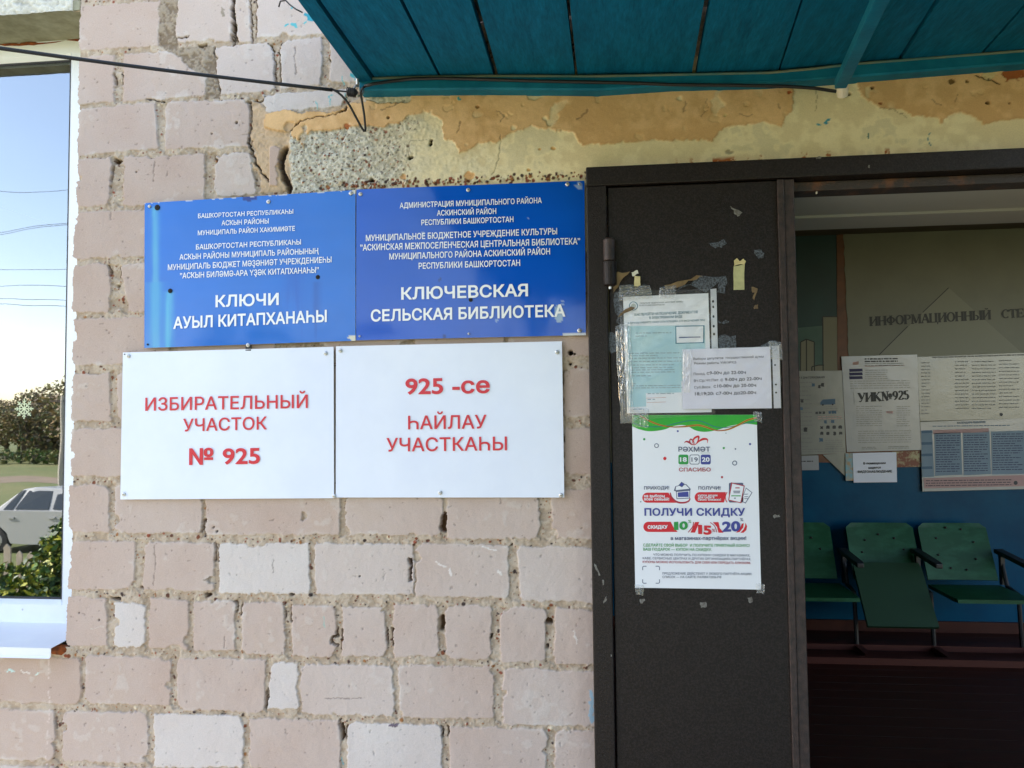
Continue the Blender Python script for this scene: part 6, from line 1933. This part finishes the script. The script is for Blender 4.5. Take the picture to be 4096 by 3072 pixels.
big = tree((q.x + 1.5, -46, GZ), 7.2, 2.4, 8, 'tall sparse tree standing before the tree line, mirrored at the window edge', 'trees mirrored in the window')
# hedge, hut with a green roof, pole, wires
hd = empty('hedge', (-40, -47, GZ), 'low dark hedge beyond the dirt road, mirrored in the window', 'hedge')
leafy('foliage', hd, [(-62 + i * 1.1, -47 + rr.uniform(-.4, .4), GZ + .5, rr.uniform(.5, .85)) for i in range(44)], 9000, .13, [lf[0], vg[0], lf[2]], 5, .8)
q = at(98, 1760, .34 + 52)
hut = empty('shed', (q.x, -53.5, GZ), 'small wooden shed with a bright green roof among the trees', 'shed')
b = MB(); b.box((q.x - .9, -54.6, GZ), (q.x + .9, -52.8, q.z - .2), bark); b.build('wall', hut)
b = MB(); gro = mat('green_roof', (.03, .36, .24), rough=.4)
b.slab([(q.x - 1.0, -52.6, q.z - .35), (q.x + 1.0, -52.6, q.z - .35), (q.x + 1.0, -53.7, q.z + .45), (q.x - 1.0, -53.7, q.z + .45)], (0, .03, .05), gro)
b.slab([(q.x - 1.0, -53.7, q.z + .45), (q.x + 1.0, -53.7, q.z + .45), (q.x + 1.0, -54.8, q.z - .35), (q.x - 1.0, -54.8, q.z - .35)], (0, -.03, .05), gro); b.build('roof', hut)
q = at(242, 1690, .34 + 30)
pl = empty('utility_pole', (q.x, -30, GZ), 'pale wooden utility pole across the yard, mirrored in the window', 'pole')
b = MB(); b.tube([(q.x, -30, GZ), (q.x + .03, -30, GZ + 4.2)], [.11, .09], mat('weathered_pole', (.42, .38, .33), rough=.9), 10); b.build('shaft', pl)
b = MB(); b.box((q.x - .5, -30.06, GZ + 3.9), (q.x + .5, -29.95, GZ + 4.0), bark); b.build('crossarm', pl)
for (x0_, y0_, x1_, y1_, d) in ((0, 768, 292, 762, 12), (0, 918, 292, 889, 13), (0, 926, 292, 894, 13), (0, 1077, 290, 1081, 12), (0, 1146, 288, 1151, 12), (0, 1202, 286, 1208, 12), (0, 1224, 286, 1232, 12)):
    A, B_ = at(x0_, y0_, .34 + d), at(x1_, y1_, .34 + d)
    D_ = B_ - A
    b = MB(); b.tube([Vector(((A + D_ * t).x, -d, (A + D_ * t).z + .002 * (t - .5) ** 2)) for t in [-18 + i * 1.8 for i in range(30)]], .0055, M['cable'], 5)
    tag(b.build('power_line'), 'thin overhead power line crossing the sky mirrored in the window', 'wire', 'overhead wires mirrored in the window')

# fence and vines
fn = empty('picket_fence', (-7, -6.6, GZ), 'weathered pale picket fence half buried in vines, mirrored in the window', 'fence')
wood = mat('weathered_pickets', (.46, .39, .30), (.34, .28, .21), rough=.85, nscale=9, stretch=(4, 4, .6))
b = MB()
x = -13.0
while x < -2.8:
    h_ = 1.34 + rr.uniform(-.06, .06)
    b.slab([(x, -6.60, GZ + .05), (x + .085, -6.60, GZ + .05), (x + .085, -6.60, GZ + h_ - .05), (x + .043, -6.60, GZ + h_), (x, -6.60, GZ + h_ - .05)], (0, -.02, 0), wood)
    x += .165
b.build('pickets', fn)
b = MB()
for z in (.35, 1.0): b.box((-13, -6.66, GZ + z), (-2.8, -6.622, GZ + z + .07), wood)
b.build('rails', fn)
for i in range(6):
    b = MB(); b.box((-13 + i * 2, -6.75, GZ), (-12.9 + i * 2, -6.662, GZ + 1.25), wood); b.build('post', fn)
vn = empty('vine_shrub', (-6.6, -6.1, GZ), 'tall leafy vine with sunlit yellow leaves climbing the picket fence', 'shrub')


RP = 8.0 / FPX
leafy('foliage', vn, [(*mirr(x, y, d), r * RP) for x, y, r, d in ((262, 2090, 34, 6.2), (246, 2140, 44, 6.1), (215, 2112, 26, 6.3), (188, 2160, 30, 6.2), (232, 2205, 52, 6.0), (180, 2225, 46, 6.1), (280, 2160, 60, 6.1), (300, 2260, 80, 6.0), (215, 2290, 62, 5.9), (160, 2290, 46, 6.0), (340, 2150, 80, 6.1), (400, 2230, 90, 6.0), (240, 2370, 70, 5.9), (330, 2380, 80, 5.9))], 5200, .040, vg, 6, 1)
v2 = empty('vine_shrub', (-8.0, -6.0, GZ), 'low dense vine along the foot of the picket fence', 'shrub')
leafy('foliage', v2, [(*mirr(x, y, d), r * RP) for x, y, r, d in ((120, 2265, 34, 6.1), (70, 2300, 40, 6.0), (20, 2290, 40, 6.1), (130, 2330, 50, 5.9), (60, 2360, 60, 5.9), (0, 2350, 60, 6.0), (170, 2390, 60, 5.9), (100, 2410, 60, 5.9), (30, 2430, 60, 5.9), (-60, 2300, 50, 6.0), (-60, 2400, 70, 5.9), (-150, 2330, 70, 6.0), (-260, 2320, 80, 6.0), (-260, 2420, 90, 6.0), (-400, 2380, 100, 6.0))], 5200, .040, vg, 7, 1)
b = MB()
for i in range(14):
    x = -12.4 + i * .5
    b.tube([(x, -6.1, GZ), (x + rr.uniform(-.1, .1), -6.2, GZ + .4), (x + rr.uniform(-.2, .2), -6.3, GZ + .7)], .012, bark, 5)
b.build('stems', v2)

# car: a pale sedan parked beyond the fence, its rear to the left
car = empty('parked_car', (-11.9, -14.3, GZ), 'pale silver four door sedan parked on the grass, mirrored in the window', 'car')
body_m = mat('silver_car_paint', (.36, .36, .355), rough=.28, coat=.6, spec=.5); glass_m = mat('dark_car_glass', (.02, .028, .03), rough=.06, spec=.8); tyre_m = mat('tyre_rubber', (.015, .015, .016), rough=.8); rim_m = mat('grey_rim', (.35, .35, .36), rough=.35, metal=.8)
CX0, CYc = -14.15, -14.3
prof = [(0, .42), (.02, .72), (.10, .92), (.75, .98), (1.35, 1.40), (1.75, 1.45), (2.35, 1.44), (2.75, 1.34), (3.25, .98), (3.95, .86), (4.18, .70), (4.24, .45)]


def carx(xx, s_, z): return (CX0 + xx, CYc + s_, GZ + z)


b = MB()
lowb = [(0, .30), (.0, .50), (.04, .80), (.12, .93), (.80, .985), (1.35, .965), (2.2, .95), (3.25, .955), (3.95, .84), (4.17, .72), (4.24, .50), (4.22, .26), (3.68, .24), (3.60, .52), (3.40, .64), (3.20, .62), (3.02, .48), (2.98, .24), (1.18, .24), (1.12, .48), (.95, .62), (.75, .64), (.55, .52), (.48, .26)]
b.slab([carx(x, -.80, z) for x, z in lowb], (0, 1.60, 0), body_m)
bo = b.build('body', car, bevel=.05)
b = MB()                                                           # cabin with inward leaning sides
low_ = [(.78, .97), (1.40, .955), (2.20, .945), (3.20, .95)]; hi_ = [(1.32, 1.385), (1.62, 1.44), (2.20, 1.445), (2.62, 1.385)]
vs = [carx(x, -.77, z) for x, z in low_] + [carx(x, -.57, z) for x, z in hi_] + [carx(x, .77, z) for x, z in low_] + [carx(x, .57, z) for x, z in hi_]
fs = []
for i in range(3):
    fs += [(i, i + 1, 5 + i, 4 + i), (8 + i + 1, 8 + i, 12 + i, 12 + i + 1), (4 + i, 5 + i, 13 + i, 12 + i)]
fs += [(0, 4, 12, 8), (3, 11, 15, 7)]
b.add(vs, fs, body_m)
b.build('roof', car, bevel=.03)
for side in (-1, 1):
    for (xa, xb_, xc_, xd) in ((1.02, 1.26, 1.40, 1.30), (1.32, 2.02, 2.02, 1.48), (2.12, 3.02, 2.58, 2.14)):
        b = MB()
        yl_, yh = .775, .60
        pts = [carx(xa, side * (yl_), .985), carx(xb_, side * (yl_), .975), carx(xc_, side * yh, 1.375), carx(xd, side * yh, 1.36)]
        b.slab(pts, (0, side * -.02, 0), glass_m)
        b.build('window', car)
    for x in (1.18, 2.05):
        b = MB(); b.box(carx(x, side * .803, .80), carx(x + .16, side * .83, .835), body_m); b.build('door_handle', car)
for x in (.82, 3.30):
    for side in (-1, 1):
        b = MB(); b.lathe(carx(x, side * .62, .31), (0, side, 0), [(.20, 0), (.30, .02), (.31, .06), (.31, .14), (.29, .17), (.20, .18)], tyre_m, 24); wo_ = b.build('wheel', car)
        b = MB(); b.lathe(carx(x, side * .79, .31), (0, side, 0), [(.195, 0), (.19, .012), (.06, .02), (.02, .03)], rim_m, 18); b.build('rim', wo_)
b = MB(); b.box(carx(-.01, -.72, .66), carx(.05, -.45, .80), mat('red_lamp', (.4, .01, .01), rough=.2)); b.build('tail_lamp', car)
